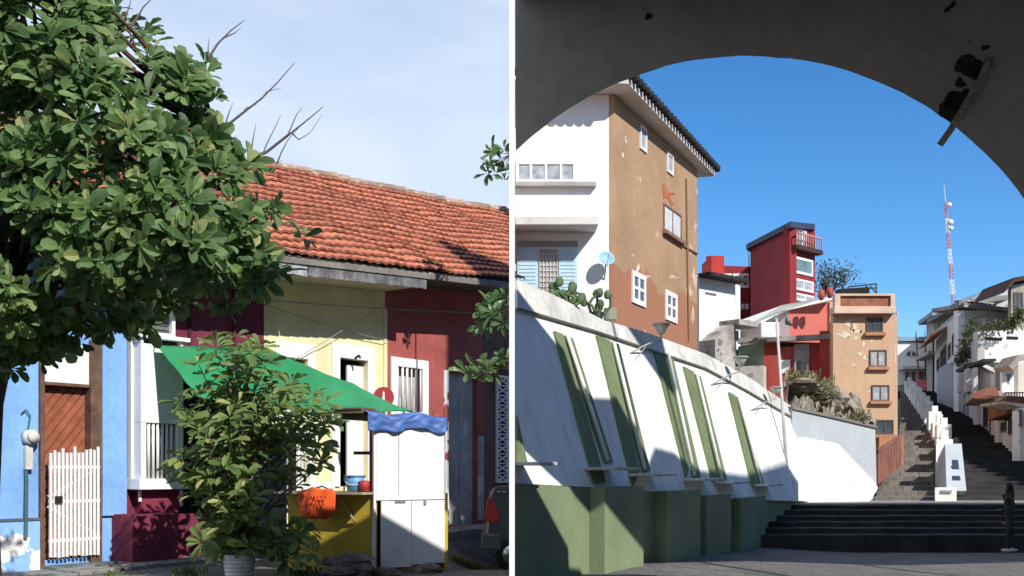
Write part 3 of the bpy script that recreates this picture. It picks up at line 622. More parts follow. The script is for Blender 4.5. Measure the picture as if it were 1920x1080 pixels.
# ---- car: only its tail shows past the end of the street
cx, cy = -.55, 20.75; zc = terr(-.5, 21.2); H = P(930, 905, 21).z - zc + .42
car = thing('parked_car', 'dark grey parked car with a red tail light at the street end', 'car', (cx, cy, zc))
cp = M('car_paint', (.085, .095, .11), .25, .05, 2, 0, spec=.6)
def profile(yy, inset):
    b = zc
    return [(cx + .03 + inset, b + .45), (cx + inset, b + .75), (cx + .04 + inset, b + 1.05), (cx + .10 + inset, b + 1.62), (cx + .18 + inset, b + 1.70), (cx + .95, b + 1.75), (cx + 2.2, b + 1.55), (cx + 3.1, b + 1.3), (cx + 3.3, b + .8), (cx + 3.3, b + .42)]
mb = MB(); secs = [(0.06, .10), (0.0, .0), (.0, .0)]
ys_ = [0, .12, .8, 1.48, 1.6]; ins = [.10, 0, 0, 0, .10]; o = 0; pts = []
prof = [(.03, .42), (0, .75), (.03, 1.05), (.09, 1.60), (.16, 1.70), (.95, 1.74), (2.1, 1.6), (3.0, 1.25), (3.25, .85), (3.25, .42)]
arch_ = []
for yy, ii in zip(ys_, ins):
    for (x, z) in prof: mb.v.append(V((cx + x + (ii if x < 1 else -ii), cy + yy, zc + z - (ii * .3 if z > 1 else 0))))
n = len(prof)
for j in range(4):
    for i in range(n): i2 = (i + 1) % n; mb.f.append((j * n + i, j * n + i2, (j + 1) * n + i2, (j + 1) * n + i))
mb.f.append(tuple(range(n))); mb.f.append(tuple(range(4 * n, 5 * n))[::-1]); body = mb.build('body', cp, car, bevel=.04)
mb = MB(); mb.prism([(cx + .42, cy - .012, zc + 1.80), (cx + .32, cy - .012, zc + 2.1), (cx + .6, cy - .012, zc + 2.3), (cx + 2.0, cy - .012, zc + 2.3), (cx + 2.6, cy - .012, zc + 1.8)], (0, 1.6, 0)) if False else mb.prism([(cx + .5, cy + .2, zc + 1.68), (cx + .75, cy + .25, zc + 2.0), (cx + 2.0, cy + .25, zc + 2.0), (cx + 2.6, cy + .2, zc + 1.55)], (0, 1.2, 0)); mb.build('cabin_glass', M('car_glass', (.03, .035, .04), .1, spec=.7), car, bevel=.05)
mb = MB(); mb.prism([(cx + .02, cy - .02, zc + 1.0), (cx + .30, cy - .02, zc + 1.0), (cx + .27, cy - .02, zc + 1.25), (cx + .12, cy - .02, zc + 1.5), (cx + .05, cy - .02, zc + 1.5), (cx + .0, cy - .02, zc + 1.15)], (0, .2, 0)); tl = mb.build('tail_light', M('tail_red', (.55, .05, .04), .25, spec=.6), car, bevel=.02)
mb = MB(); mb.prism([(cx + .03, cy + 1.4, zc + 1.0), (cx + .30, cy + 1.4, zc + 1.0), (cx + .22, cy + 1.4, zc + 1.5), (cx + .08, cy + 1.4, zc + 1.5)], (0, .2, 0)); mb.build('tail_light', M('tail_red', ()), car, bevel=.02)
mb = MB(); mb.box((cx - .08, cy - .03, zc + .42), (cx + .35, cy + 1.63, zc + .78)); mb.build('bumper', M('bumper_grey', (.12, .13, .14), .5), car, bevel=.05)
mb = MB(); mb.box((cx + .25, cy - .035, zc + 1.60), (cx + .42, cy - .02, zc + 1.63)); mb.box((cx + .05, cy - .045, zc + .72), (cx + .2, cy - .032, zc + .74)); mb.build('trim', M('chrome', (.7, .7, .7), .2, .02, metal=1), car)
for wx in (.55, 2.7):
    for wy in (-.02, 1.42):
        mb = MB(); q = V((cx + wx, cy + wy, zc + .34)); mb.tube([q, q + V((0, .03, 0)), q + V((0, .17, 0)), q + V((0, .2, 0))], [.30, .34, .34, .30], 24); wh = mb.build('wheel', M('tyre', (.018, .018, .018), .8), car, True)
        mb = MB(); mb.tube([q - V((0, .012, 0)), q], [.19, .2], 16); mb.build('rim', M('chrome', ()), wh, True)
# ---- big tree, upper left
random.seed(11)
TY = 9.0
bt_ = thing('broadleaf_tree', 'large glossy broadleaf tree filling the upper left over the houses', 'tree', (-4.85, TY, 0))
tr = MB(); tr.tube([(-4.78, TY, -.1), (-4.76, TY, .6), (-4.78, TY, 1.6), (-4.74, TY, 2.6), (-4.62, TY + .1, 3.3)], [.31, .27, .25, .25, .22], 14)
tb = V((-4.66, TY, 2.9))
poly_ = [(-330, -200), (150, -200), (215, -60), (240, 0), (262, 45), (300, 65), (312, 92), (352, 105), (400, 125), (408, 165), (395, 215), (415, 265), (462, 290), (492, 325), (515, 375), (556, 420), (572, 448), (545, 474), (510, 482), (535, 520), (520, 552), (465, 578), (405, 585), (355, 602), (305, 588), (250, 622), (180, 638), (110, 652), (60, 685), (25, 700), (-40, 690), (-330, 640)]
def inside(x, y, pl):
    r = False; n = len(pl); j = n - 1
    for i in range(n):
        xi, yi = pl[i]; xj, yj = pl[j]
        if (yi > y) != (yj > y) and x < (xj - xi) * (y - yi) / (yj - yi) + xi: r = not r
        j = i
    return r
def edge_d(x, y, pl):
    d = 1e9
    for i in range(len(pl)):
        a = V((pl[i][0], pl[i][1])).to_3d(); b = V((pl[(i + 1) % len(pl)][0], pl[(i + 1) % len(pl)][1])).to_3d(); p = V((x, y, 0)); t = max(0, min(1, (p - a).dot(b - a) / (b - a).length_squared)); d = min(d, (a.lerp(b, t) - p).length)
    return d
lv = MB(); cnt = 0; tips = []
while cnt < 2500:
    x = random.uniform(-330, 570); y = random.uniform(-200, 700)
    if not inside(x, y, poly_): continue
    e = edge_d(x, y, poly_)
    if e < 16 and random.random() < .6: continue
    th = min(1.5, .25 + e / 110); Y = TY + random.uniform(-th, th) * (1 if random.random() < .4 else 1)
    if random.random() < .55: Y = TY - th * random.uniform(.75, 1.05)
    if NZ.noise(V((x * .012, y * .012, Y * 1.1))) < -.13 or NZ.noise(V((x * .03, y * .03, 4.2))) < -.30: continue
    p = P(x, y, Y); cnt += 1
    outw = (p - V((-4.0, TY, 4.6))).normalized()
    ax = outw * .6 + V((random.gauss(0, .35), -.45 + random.gauss(0, .3), .55 + random.gauss(0, .3)))
    k_ = random.uniform(.72, 1.18); rosette(lv, p, ax, random.choice((5, 6, 7, 8, 9)), .172 * k_, .084 * k_, random.uniform(.85, 1.35))
    if cnt % 9 == 0: tips.append(p)
lv.build('crown', leafmat('tree_leaf', (.055, .115, .035), (.165, .26, .085), .58, .34, (.30, .34, .13)), bt_)
limbs = []
for k in range(7):
    t = P(random.uniform(-200, 420), random.uniform(60, 560), TY + random.uniform(-.8, .8)); pp = pth(tb, t, .2, 7); limbs.append(pp); tr.tube(pp, [.15 - .016 * i for i in range(8)], 7)
for t in tips:
    best = min((q for l in limbs for q in l[2:]), key=lambda q: (q - t).length); tr.tube(pth(best, t, .08, 4), [.03, .022, .015, .011, .007], 5)
tr.build('trunk', M('tree_bark', (.10, .055, .045), .95, .35, 5, .9, 12), bt_, True)
tw = MB()
def twig(pts, r0=.016):
    ps = [P(x, y, TY - .2 + .05 * i) for i, (x, y) in enumerate(pts)]; tw.tube(ps, [r0 * (1 - .8 * i / (len(ps) - 1)) for i in range(len(ps))], 5)
twig([(360, 170), (385, 118), (408, 82), (432, 58), (458, 38)]); twig([(391, 108), (390, 90), (392, 70)], .009); twig([(418, 72), (440, 62), (452, 52)], .008)
twig([(395, 260), (420, 240), (455, 212), (490, 185), (520, 155), (552, 118)]); twig([(420, 240), (428, 215), (437, 192)], .009); twig([(490, 185), (500, 172), (528, 165)], .007); twig([(455, 212), (462, 202), (482, 196)], .007)
twig([(470, 300), (500, 285), (530, 262), (560, 238), (585, 218), (606, 200)]); twig([(470, 296), (474, 262), (480, 230)], .009); twig([(505, 280), (540, 252), (556, 215), (568, 200)], .009); twig([(548, 250), (560, 262), (580, 250), (604, 215)], .007); twig([(520, 305), (528, 285), (540, 262), (560, 240)], .008); twig([(488, 300), (500, 270), (520, 230), (527, 215)], .007)
twig([(240, 60), (258, 32), (268, 14), (292, -10)], .014); twig([(236, 30), (243, 10), (246, -5)], .008); twig([(295, 130), (297, 100), (296, 82)], .006); twig([(505, 320), (515, 308), (530, 300)], .006)
tw.build('bare_twigs', M('twig', (.13, .10, .10), .9), bt_)
# ---- slender tree behind the divider strip: sprigs at the right of the street view
random.seed(31)
s2 = thing('slender_tree', 'slender tree whose leafy sprigs hang beside the white post', 'tree', (-.01, 19.8, 0)); tk = MB(); SY = 19.8  # the white post is the added divider strip between the two views
tk.tube([(-.014, SY, -.3), (-.010, SY, 2.4), (-.012, SY, 5), (-.014, SY, 8.6)], [.034, .032, .028, .018], 8)
lv = MB()
def sprig(pts, root, nn_, Lg):
    for (x, y) in pts:
        p = P(x, y, SY + random.uniform(-.3, .3)); tk.tube(pth(V((0, SY, root)), p, .03, 4), [.010, .008, .006, .005, .004], 4)
        o = len(lv.v); rosette(lv, p, V((-.3, -.6, .3)) + V((random.gauss(0, .3),) * 3), nn_, Lg, .13, 1.0)
        for i in range(o, len(lv.v)):
            v = lv.v[i]; lim = -.034
            if v.x > lim: v.x = lim - (v.x - lim) * .3
sprig([(925, 285), (940, 300), (918, 305), (945, 280), (930, 325), (948, 320), (915, 325), (946, 338)], 8.1, 7, .28)
sprig([(905, 590), (920, 575), (940, 570), (930, 600), (948, 605), (912, 612), (945, 585), (925, 588), (950, 560)], 5.1, 8, .33)
sprig([(875, 700), (895, 690), (915, 695), (935, 688), (950, 690), (885, 712), (905, 705), (930, 700), (948, 675)], 4.0, 7, .3)
tk.build('trunk', M('tree_bark', ()), s2, True); lv.build('crown', leafmat('sprig_leaf', (.05, .10, .03), (.12, .20, .07), .4, .3, (.3, .36, .16)), s2)
# ================================================================ the arch the right view looks through
dk = M('vault_plaster', (.36, .325, .29), .95, .10, .9, .35, 8, patch=((.24, .21, .185), 1.6, .64), patch2=((.13, .115, .10), 4.5, .70), edge=.06)
ab = thing('arched_gallery', 'shaded plaster arch of a gallery building framing the sky', 'building', (5, 9, 0))
YF, YB, ZT = 9.2, 9.8, 6.4
ac = V((445 / F * YF, 0, CZ + 147 / F * YF)); AR = 628 / F * YF; SPL = 1.16
def arc_z(x): d = AR * AR - (x - ac.x) ** 2; return ac.z + math.sqrt(max(0, d)) + .012 * NZ.noise(V((x * 2.3, 1, 1))) + .008 * NZ.noise(V((x * 9, 1, 1)))
mb = MB(); N = 110; xa, xb = .035, ac.x + AR - .001
xs_ = [xa + (xb - xa) * i / N for i in range(N + 1)]
xs_ = xs_[:-1] + [ac.x + AR * math.sin(math.pi / 2 * (1 - .5 ** k) ) for k in range(2, 3)][:0] + [ac.x + AR * .98, ac.x + AR * .99, ac.x + AR * .996, xb]
xs_ = sorted(set(xs_))
for x in xs_:
    z = arc_z(x); mb.v += [V((x, YF, z)), V((x, YF, ZT)), V((x, YB, ZT)), V((max(.035, ac.x + (x - ac.x) * SPL), YB, min(ZT - .05, ac.z + (z - ac.z) * SPL)))]
for i in range(len(xs_) - 1):
    a = i * 4; b = a + 4; mb.f += [(a, b, b + 1, a + 1), (a + 1, b + 1, b + 2, a + 2), (a + 3, a + 2, b + 2, b + 3), (a, a + 3, b + 3, b)]
mb.f += [(0, 1, 2, 3)]
mb.build('arch_wall', dk, ab)
mb = MB(); mb.prism([(xb, YF, -.1), (12, YF, -.1), (12, YB, -.1), (xb + AR * (SPL - 1), YB, -.1)], (0, 0, ZT + .1)); mb.build('pier', dk, ab)
mb = MB(); mb.box((.06, 3.0, 6.24), (30, YF - .003, ZT)); mb.build('ceiling', dk, ab)
mb = MB(); mb.box((-.022, YF + .3, -.1), (.022, YF + .36, 5.0)); mb.build('iron_post', M('black_metal', ()), ab)
mb = MB(); mb.box((12.003, YF, -.1), (30, YB, ZT)); mb.build('side_wall', M('vault_plaster', ()), ab)
# unseen slab on props, added and shaped to cast shade on wall and steps
ub_ = M('blocker_plaster', (.5, .46, .4))
lowp = [(2.85, 6.42), (5.0, 6.8), (7.6, 7.6), (11.8, 9.6), (19.2, 11.3), (34, 13)]; highp = [(34, 20), (21, 19.6), (16, 15.4), (11.4, 12.1), (10.6, 11.9), (9.4, 11.1), (8.8, 10.25), (7.7, 10.9), (6.6, 10.0), (5.8, 9.5), (5.6, 10.15), (2.85, 10.05)]
mb = MB(); mb.prism([(x, 10.4, z) for x, z in lowp + highp], (0, .3, 0)); mb.build('shade_slab', ub_, ab)
for x, z in ((10, 8.9), (15, 10.4), (22, 11.7), (30, 12.7)): mb = MB(); mb.tube([(x, 9.9, ZT - .1), (x, 10.5, z)], .10, 10); mb.build('slab_prop', ub_, ab)
mb = MB(); mb.box((8.3, 10.42, 14.25), (11.6, 10.65, 20.5)); mb.build('facade_blocker', ub_, ab)  # unseen block on thin props, added to shade the right end of the row
for x in (8.6, 11.2): mb = MB(); mb.tube([(x, 10.53, 10.9), (x, 10.53, 14.25)], .05, 8); mb.build('blocker_prop', ub_, ab)
# unseen blocks added behind and right of the viewer to cut sky fill
for (a, b, lab) in (((-4, -26, 0), (60, -20, 23), 'long brown plaster building closing the plaza behind the arch'), ((33, -19.9, 0), (42, 27, 21), 'tall brown plaster building on the right side of the plaza')):  # both are added unseen blocks that cut sky fill, not real buildings
    t = thing('sky_blocker', lab, 'building', ((a[0] + b[0]) / 2, (a[1] + b[1]) / 2, 0)); mb = MB(); mb.box(a, b); mb.build('wall', M('blocker_brown', (.16, .13, .10)), t)
    mb = MB(); mb.box((a[0] - .3, a[1] - .3, b[2]), (b[0] + .3, b[1] + .3, b[2] + .5)); mb.build('cornice', M('blocker_cornice', (.2, .18, .15)), t)  # cap of the added unseen block
# broken plaster in the soffit and the conduit hanging out of it
br = M('exposed_rubble', (.035, .028, .024), .95, .5, 12, .9, 30)
def soff(x, t): return V((x, YF + (YB - YF) * t, arc_z(x) - .006))
random.seed(9)
def patch_face(pts):   # irregular patch on the arch face, slightly proud
    pp = []
    for i in range(len(pts)):
        a, b = pts[i], pts[(i + 1) % len(pts)]
        for k in range(4): pp.append((a[0] + (b[0] - a[0]) * k / 4 + random.gauss(0, 1.1), a[1] + (b[1] - a[1]) * k / 4 + random.gauss(0, 1.1)))
    mb = MB(); mb.prism([P(x, y, YF - .003) for x, y in pp], (0, -.004, 0)); mb.build('broken_plaster', br, ab)
def patch_soff(cx_, ct, rx, rt, n=14):
    mb = MB(); o = 0; mb.v.append(soff(cx_, ct))
    for i in range(n):
        an = 6.283 * i / n; k = random.uniform(.6, 1.2); mb.v.append(soff(cx_ + rx * k * math.cos(an), max(.0, min(1, ct + rt * k * math.sin(an)))))
    for i in range(n): mb.f.append((o, o + 1 + i, o + 1 + (i + 1) % n))
    mb.build('broken_plaster', br, ab)
patch_face([(1758, 212), (1762, 196), (1772, 190), (1776, 176), (1788, 168), (1800, 172), (1812, 166), (1822, 170), (1818, 184), (1806, 196), (1798, 210), (1790, 218), (1782, 230), (1770, 222)]); patch_face([(1790, 160), (1796, 140), (1804, 148), (1812, 160), (1800, 166)])
patch_face([(1792, 118), (1800, 108), (1815, 100), (1832, 110), (1846, 120), (1850, 136), (1838, 152), (1822, 148), (1812, 142), (1800, 136), (1790, 132)])
patch_face([(1838, 88), (1846, 84), (1856, 88), (1850, 94), (1841, 93)]); patch_face([(1846, 112), (1860, 110), (1862, 122), (1852, 128), (1845, 122)])
patch_face([(1770, 18), (1784, 6), (1790, 0), (1792, 8), (1780, 20), (1772, 24)]); patch_face([(1208, 30), (1214, 24), (1224, 26), (1222, 34), (1212, 38)]); 
mb = MB(); hc = [P(1856, 108, YF - .05), P(1838, 150, YF - .05), P(1805, 205, YF - .04), P(1782, 244, YF + .05), P(1762, 272, YF + .12)]
for i in range(4):
    a, b = hc[i], hc[i + 1]; d = (b - a).normalized(); s_ = d.cross(V((0, 1, 0))).normalized() * .028; mb.cbox((a + b) / 2, (b - a) / 2 * 1.01, s_, d.cross(s_).normalized() * .012)
tag(mb.build('hanging_batten', M('batten_wood', (.30, .25, .2), .8, .3, 8)), 'loose pale batten hanging from the broken plaster of the arch', 'batten')
# white strip dividing the two views, added here as a slim post
mb = MB(); mb.box((-.0131, 4.98, -.05), (.0131, 5.006, 6.9)); tag(mb.build('divider_strip', M('divider_white', (.86, .86, .86), .6, .02, 2, .02)), 'slim square white post standing between the street and the arch', 'post')  # the post is the added divider strip between the two views

# ================================================================ RIGHT: the retaining wall
wy = lambda px: 1 / (.0714 - 6.93e-5 * (px - 965))
B0 = P(965, 905, wy(965)); B0.z = 0; B1 = P(1515, 940, wy(1515)); B1.z = 0
G = Plane(B0, B1 - B0)                            # vertical green base
W0 = V((B0.x, B0.y, 1.5)); LEAN = .30
Wp = Plane(W0, B1 - B0, V((0, 0, 1)) - G.n * LEAN)  # battered white face above
def _x(o): o['xmin'] = .025; return o
rw = thing('retaining_wall', 'long white battered retaining wall with green base and slanting green ribs', 'wall', (B0.x, B0.y, 0)); _x(rw)
ww = M('wall_white', (.78, .78, .75), .85, .06, .8, .3, 12, patch=((.58, .57, .52), 1.1, .64), patch2=((.40, .39, .35), 2.6, .69), edge=.10, streak=.3)
gp = M('wall_green', (.205, .255, .145), .8, .08, 1.2, .15, 20, patch=((.5, .55, .42), 9, .78))
topl = [(965, 527), (1030, 553), (1130, 603), (1200, 622), (1320, 665), (1400, 708), (1480, 762), (1497, 775)]
# white face (thickness .45 behind)
mb = MB(); gt_ = [(965, 906), (1180, 917), (1290, 930), (1400, 936), (1497, 940)]
Wp.poly(mb, topl + gt_[::-1], -.45, 0); mb.build('white_face', ww, rw)
groove = [(965, 580), (1110, 622), (1200, 652), (1320, 692), (1400, 735), (1480, 782)]
mb = MB(); Wp.poly(mb, [(965, 527), (1030, 553), (1130, 603), (1200, 622), (1320, 665), (1400, 708), (1480, 762)] + groove[::-1], .002, .05)
par = mb.build('parapet', M('parapet_grey', (.62, .61, .57), .9, .12, 1.2, .3, 20, patch=((.40, .39, .35), 1.4, .58), streak=.3, edge=.12), rw)
mb = MB()
for i in range(len(groove) - 1):
    a, b = Wp.on(*groove[i]) + Wp.n * .05, Wp.on(*groove[i + 1]) + Wp.n * .05; mb.tube([a, b], .022, 5)
mb.build('drip_moulding', M('dark_moulding', (.2, .19, .17)), rw)
# green base with stepped piers
def gline(px0, y0, px1, y1, a, b, zb=-.3):
    mb = MB(); u0, u1 = G.U(px0), G.U(px1); za, zb_ = G.on(px0, y0).z, G.on(px1, y1).z
    mb.prism([G.pt(u0, zb, a), G.pt(u1, zb, a), G.pt(u1, zb_, a), G.pt(u0, za, a)], G.n * (b - a)); return mb
gline(965.5, 906, 1515, 940, -.5, 0).build('green_base', gp, rw)
for (x0, x1, ya, yb, pr) in ((1105, 1180, 914, 917, .26), (1225, 1290, 921, 928, .26), (1306, 1352, 930, 932, .22), (1372, 1420, 934, 936, .2)):
    u0, u1 = G.U(x0), G.U(x1); mb = MB(); G.bx(mb, u0, -.3, u1, G.on(x0, ya).z, .003, pr); mb.build('green_pier', gp, rw)
# white wedge piers over the green ones + green ribs + ledges
def rib(top0, top1, bot1, bot0, a, b, m, nm='green_rib'):
    mb = MB(); Wp.poly(mb, [top0, top1, bot1, bot0], a, b); mb.build(nm, m, rw)
gr_ = M('rib_green', (.16, .205, .10), .8, .12, 1.5, .2, 20)
for (t0, t1, b1, b0) in (((1036, 622), (1052, 628), (1132, 905), (1112, 908)), ((1056, 630), (1070, 636), (1146, 868), (1131, 870)), ((1116, 630), (1140, 640), (1196, 884), (1184, 912)), ((1144, 642), (1157, 647), (1216, 884), (1203, 886)), ((1222, 650), (1243, 660), (1288, 880), (1284, 896)), ((1247, 664), (1258, 669), (1312, 900), (1298, 900)), ((1279, 688), (1298, 698), (1342, 898), (1334, 905)), ((1301, 702), (1311, 707), (1360, 900), (1348, 902)), ((1364, 736), (1376, 742), (1418, 912), (1408, 912)), ((1379, 744), (1384, 748), (1430, 908), (1422, 908)), ((965, 780), (967, 790), (984, 868), (965, 868))):
    rib(t0, t1, b1, b0, .002, .045, gr_)
for (t, b) in (((1054, 632), (1130, 866)), ((1142, 645), (1200, 882)), ((1245, 666), (1294, 894)), ((1299, 704), (1346, 900)), ((1378, 746), (1421, 908))):
    mb = MB(); mb.tube([Wp.on(*t) + Wp.n * .1, Wp.on(*b) + Wp.n * .1], .035, 6); mb.build('drain_pipe', ww, rw, True)
for (x0, x1, y) in ((965, 1000, 866), (1112, 1158, 876), (1188, 1232, 888), (1288, 1326, 897), (1343, 1376, 903), (1412, 1440, 908)):
    a, b = G.U(x0), G.U(x1); z = G.on(x0, y).z; mb = MB(); G.bx(mb, a, z - .05, b, z, -.3, .38); mb.build('ledge', M('ledge_stone', (.5, .5, .46), .9, .15, 3, .3), rw, bevel=.01)
# wall lamps on brackets
lamp_m = M('lamp_grey', (.36, .36, .33), .5, .1)
def wall_lamp(px, py, s, lab):
    c = Wp.on(px, py) + Wp.n * .55 * s; t = thing('wall_lamp', lab, 'lamp', Wp.on(px - 30 * s, py + 35 * s), 'lanterns on the white retaining wall')
    foot = Wp.on(px - 28 * s, py + 38 * s); mb = MB(); el = c + V((0, 0, -.28 * s)); mb.tube([foot, foot.lerp(el, .6) + V((0, 0, .05 * s)), el, c + V((0, 0, -.1 * s))], .022 * s, 6)
    mb.tube([foot + V((0, 0, .0)), foot + V((0, 0, -.3 * s)) , el.lerp(foot, .5)], .014 * s, 5); mb.build('bracket', lamp_m, t, True)
    mb = MB(); mb.tube([c + V((0, 0, -.12 * s)), c + V((0, 0, .10 * s)), c + V((0, 0, .11 * s))], [.07 * s, .19 * s, .19 * s], 16); mb.build('lantern_glass', M('lamp_glass', (.5, .5, .45), .25, .1), t, True)
    mb = MB(); mb.tube([c + V((0, 0, .11 * s)), c + V((0, 0, .15 * s))], [.23 * s, .22 * s], 16); mb.build('lamp_shade', lamp_m, t, True)
wall_lamp(1203, 632, .8, 'lantern nearest the brown house, highest on the white wall')
wall_lamp(1356, 690, .85, 'lantern on the white wall above the fourth green rib')
wall_lamp(1428, 742, .75, 'lantern farthest along the white wall beside the tall lamp pole')
# lower white wing walls at the end of the retaining wall
EY = 30.5
mb = MB(); Y1, Y2 = 30.6, 33.2
q = [P(1488, 768, Y1), P(1560, 783, 31.6), P(1640, 800, Y2), P(1645, 905, Y2), P(1600, 930, 32.2), P(1488, 940, Y1)]
PW = Plane((q[0].x, q[0].y, 0), (q[2].x - q[0].x, q[2].y - q[0].y, 0))
wl = thing('wing_wall', 'bluish white upper wing wall below the rocky slope beside the stairs', 'wall', (q[0].x, q[0].y, 0))
PW.poly(mb, [(1485, 766), (1560, 783), (1641, 802), (1645, 960), (1488, 972)], -.4, 0); mb.build('wing_face', M('bluish_white', (.42, .455, .49), .85, .05, 1, .2), wl)
mb = MB(); PW.poly(mb, [(1484, 762), (1560, 779), (1641, 798), (1641, 803), (1560, 784), (1484, 767)], -.42, .06); mb.build('coping', M('dark_moulding', ()), wl)
PX = VP(1500, 29.9, 1645, 31.2)
mb = MB(); PX.poly(mb, [(1440, 818), (1508, 820), (1572, 832), (1640, 903), (1647, 915), (1620, 958), (1516, 976), (1440, 960)], -.3, 0)
tag(mb.build('low_white_wall', ww, bevel=.015), 'bright white low wall with a slanting top right of the green base', 'wall')
# ================================================================ RIGHT: plaza steps and stairs
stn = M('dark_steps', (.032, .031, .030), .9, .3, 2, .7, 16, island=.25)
random.seed(44)
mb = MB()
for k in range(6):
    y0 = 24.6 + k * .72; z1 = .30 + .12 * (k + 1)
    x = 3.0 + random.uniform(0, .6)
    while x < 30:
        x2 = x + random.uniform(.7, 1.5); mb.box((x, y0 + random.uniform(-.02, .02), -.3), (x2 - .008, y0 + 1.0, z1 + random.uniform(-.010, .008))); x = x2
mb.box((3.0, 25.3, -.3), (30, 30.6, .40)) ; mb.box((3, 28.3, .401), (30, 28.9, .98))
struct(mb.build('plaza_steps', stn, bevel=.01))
mb = MB(); mb.box((4, 28.95, .5), (31, 32.05, 1.03)); struct(mb.build('landing', M('landing_stone', (.27, .25, .22), .9, .2, 2, .5, 14, brick=(.9, 0))))
Yk = [32, 45, 60, 85]; XLk = [11.33, 16.9, 22.8, 32.2]; XSk = [13.55, 19.0, 24.3, 32.8]; XRk = [17.5, 21.8, 27.3, 35.6]
def ip(y, xs):
    if y <= Yk[0]: return xs[0] + (y - Yk[0]) * (xs[1] - xs[0]) / (Yk[1] - Yk[0])
    for i in range(3):
        if y <= Yk[i + 1] or i == 2: return xs[i] + (xs[i + 1] - xs[i]) * (y - Yk[i]) / (Yk[i + 1] - Yk[i])
zst = lambda y: 1.0 + (y - 32) * .140
def flight(mat, XA, XB, name):
    mb = MB(); n = 50; dy = 53 / n
    for k in range(n):
        y0 = 32 + k * dy; y1 = y0 + dy; z = zst(y1); zl = zst(y0) 
        mb.prism([(ip(y0, XA), y0, zl - 1.2), (ip(y0, XB), y0, zl - 1.2), (ip(y1, XB), y1, zl - 1.2), (ip(y1, XA), y1, zl - 1.2)], (0, 0, z - zl + 1.2))
    return struct(mb.build(name, mat))
st_m = M('stair_stone', (.185, .165, .145), .9, .22, 1.3, .5, 12, brick=(1.2, -.3), streak=.2)
flight(st_m, XLk, XSk, 'stairs'); flight(M('stair_shaded_stone', (.04, .038, .037), .9, .25, 1.5, .5), XSk, XRk, 'stairs')  # right flight uses a darker copy, the shade of the houses put into its colour
# hillside under the houses
mb = MB()
def hs(a, b):
    y = 34 + 110 * b; xl = ip(min(y, 85), XRk) - 1 + max(0, y - 85) * 0
    x = xl + 70 * a; return V((x, y, zst(min(y, 100)) - .35 + (8 * a)))
mb.grid(hs, 20, 30)
def hs2(a, b):
    y = 36 + 108 * b; xr = ip(min(y, 85), XLk) + .5; x = xr - 26 * a; return V((x, y, zst(min(y, 100)) - .6 + 1.5 * a))
mb.grid(hs2, 14, 30); mb.grid(lambda a, b: V((20 + 40 * a, 84.9 + 60 * b, zst(85) - .03)), 6, 6)
struct(mb.build('hillside', M('hill_soil', (.18, .16, .12), .95, .3, 1, .6)))
# stepped white wall between the two flights
zw = thing('stepped_wall', 'zigzag stepped white wall dividing the long stairs', 'wall', (13.6, 31.5, 1))
def pier(y0, y1, h0, wdt=.62, m=ww, nm='pier', bevel=.015):
    x0 = ip(y0, XSk) - wdt / 2; x1 = ip(y1, XSk) - wdt / 2; mb = MB(); zb = zst(y0) - .8
    mb.prism([(x0, y0, zb), (x0 + wdt, y0, zb), (x1 + wdt, y1, zb), (x1, y1, zb)], (0, 0, zst(y0) + h0 - zb)); return mb.build(nm, m, zw, bevel=bevel)
pier(31.2, 31.9, .55, .66); mb = MB()
cx0 = ip(31.2, XSk)
p4 = [P(1775, 920, 31.95), P(1812, 920, 31.95), P(1803, 832, 33.9), P(1772, 832, 33.9)]
mb.prism(p4, (0, .6, -.5)); mb.build('sloping_panel', M('bluish_white', ()), zw)
PP = Plane(p4[0], p4[1] - p4[0], p4[3] - p4[0])
for (x0, y0, x1, y1) in ((1785, 863, 1796, 880), (1785, 893, 1799, 901), (1783, 874, 1786, 878)):
    mb = MB(); PP.poly(mb, [(x0, y0), (x1, y0), (x1 + 2, y1), (x0 + 1, y1)], .003, .02); mb.build('slot', M('slate_blue', (.03, .05, .09)), zw)
mb = MB(); mb.box((cx0 - .16, 31.15, 1.28), (cx0 + .16, 31.19, 1.36)); mb.build('slot', M('slot_grey', (.25, .25, .24)), zw)
yy = 34.2; k = 0
while yy < 84:
    L_ = 3.1 + .5 * (k % 3); pier(yy, yy + L_ * .5, .95 + .2 * (k % 2), .66); pier(yy + L_ * .5 + .004, yy + L_, .50, .52); pier(yy + .03, yy + .5, 1.32 + .12 * (k % 2), .3)
    yy += L_ + .02; k += 1
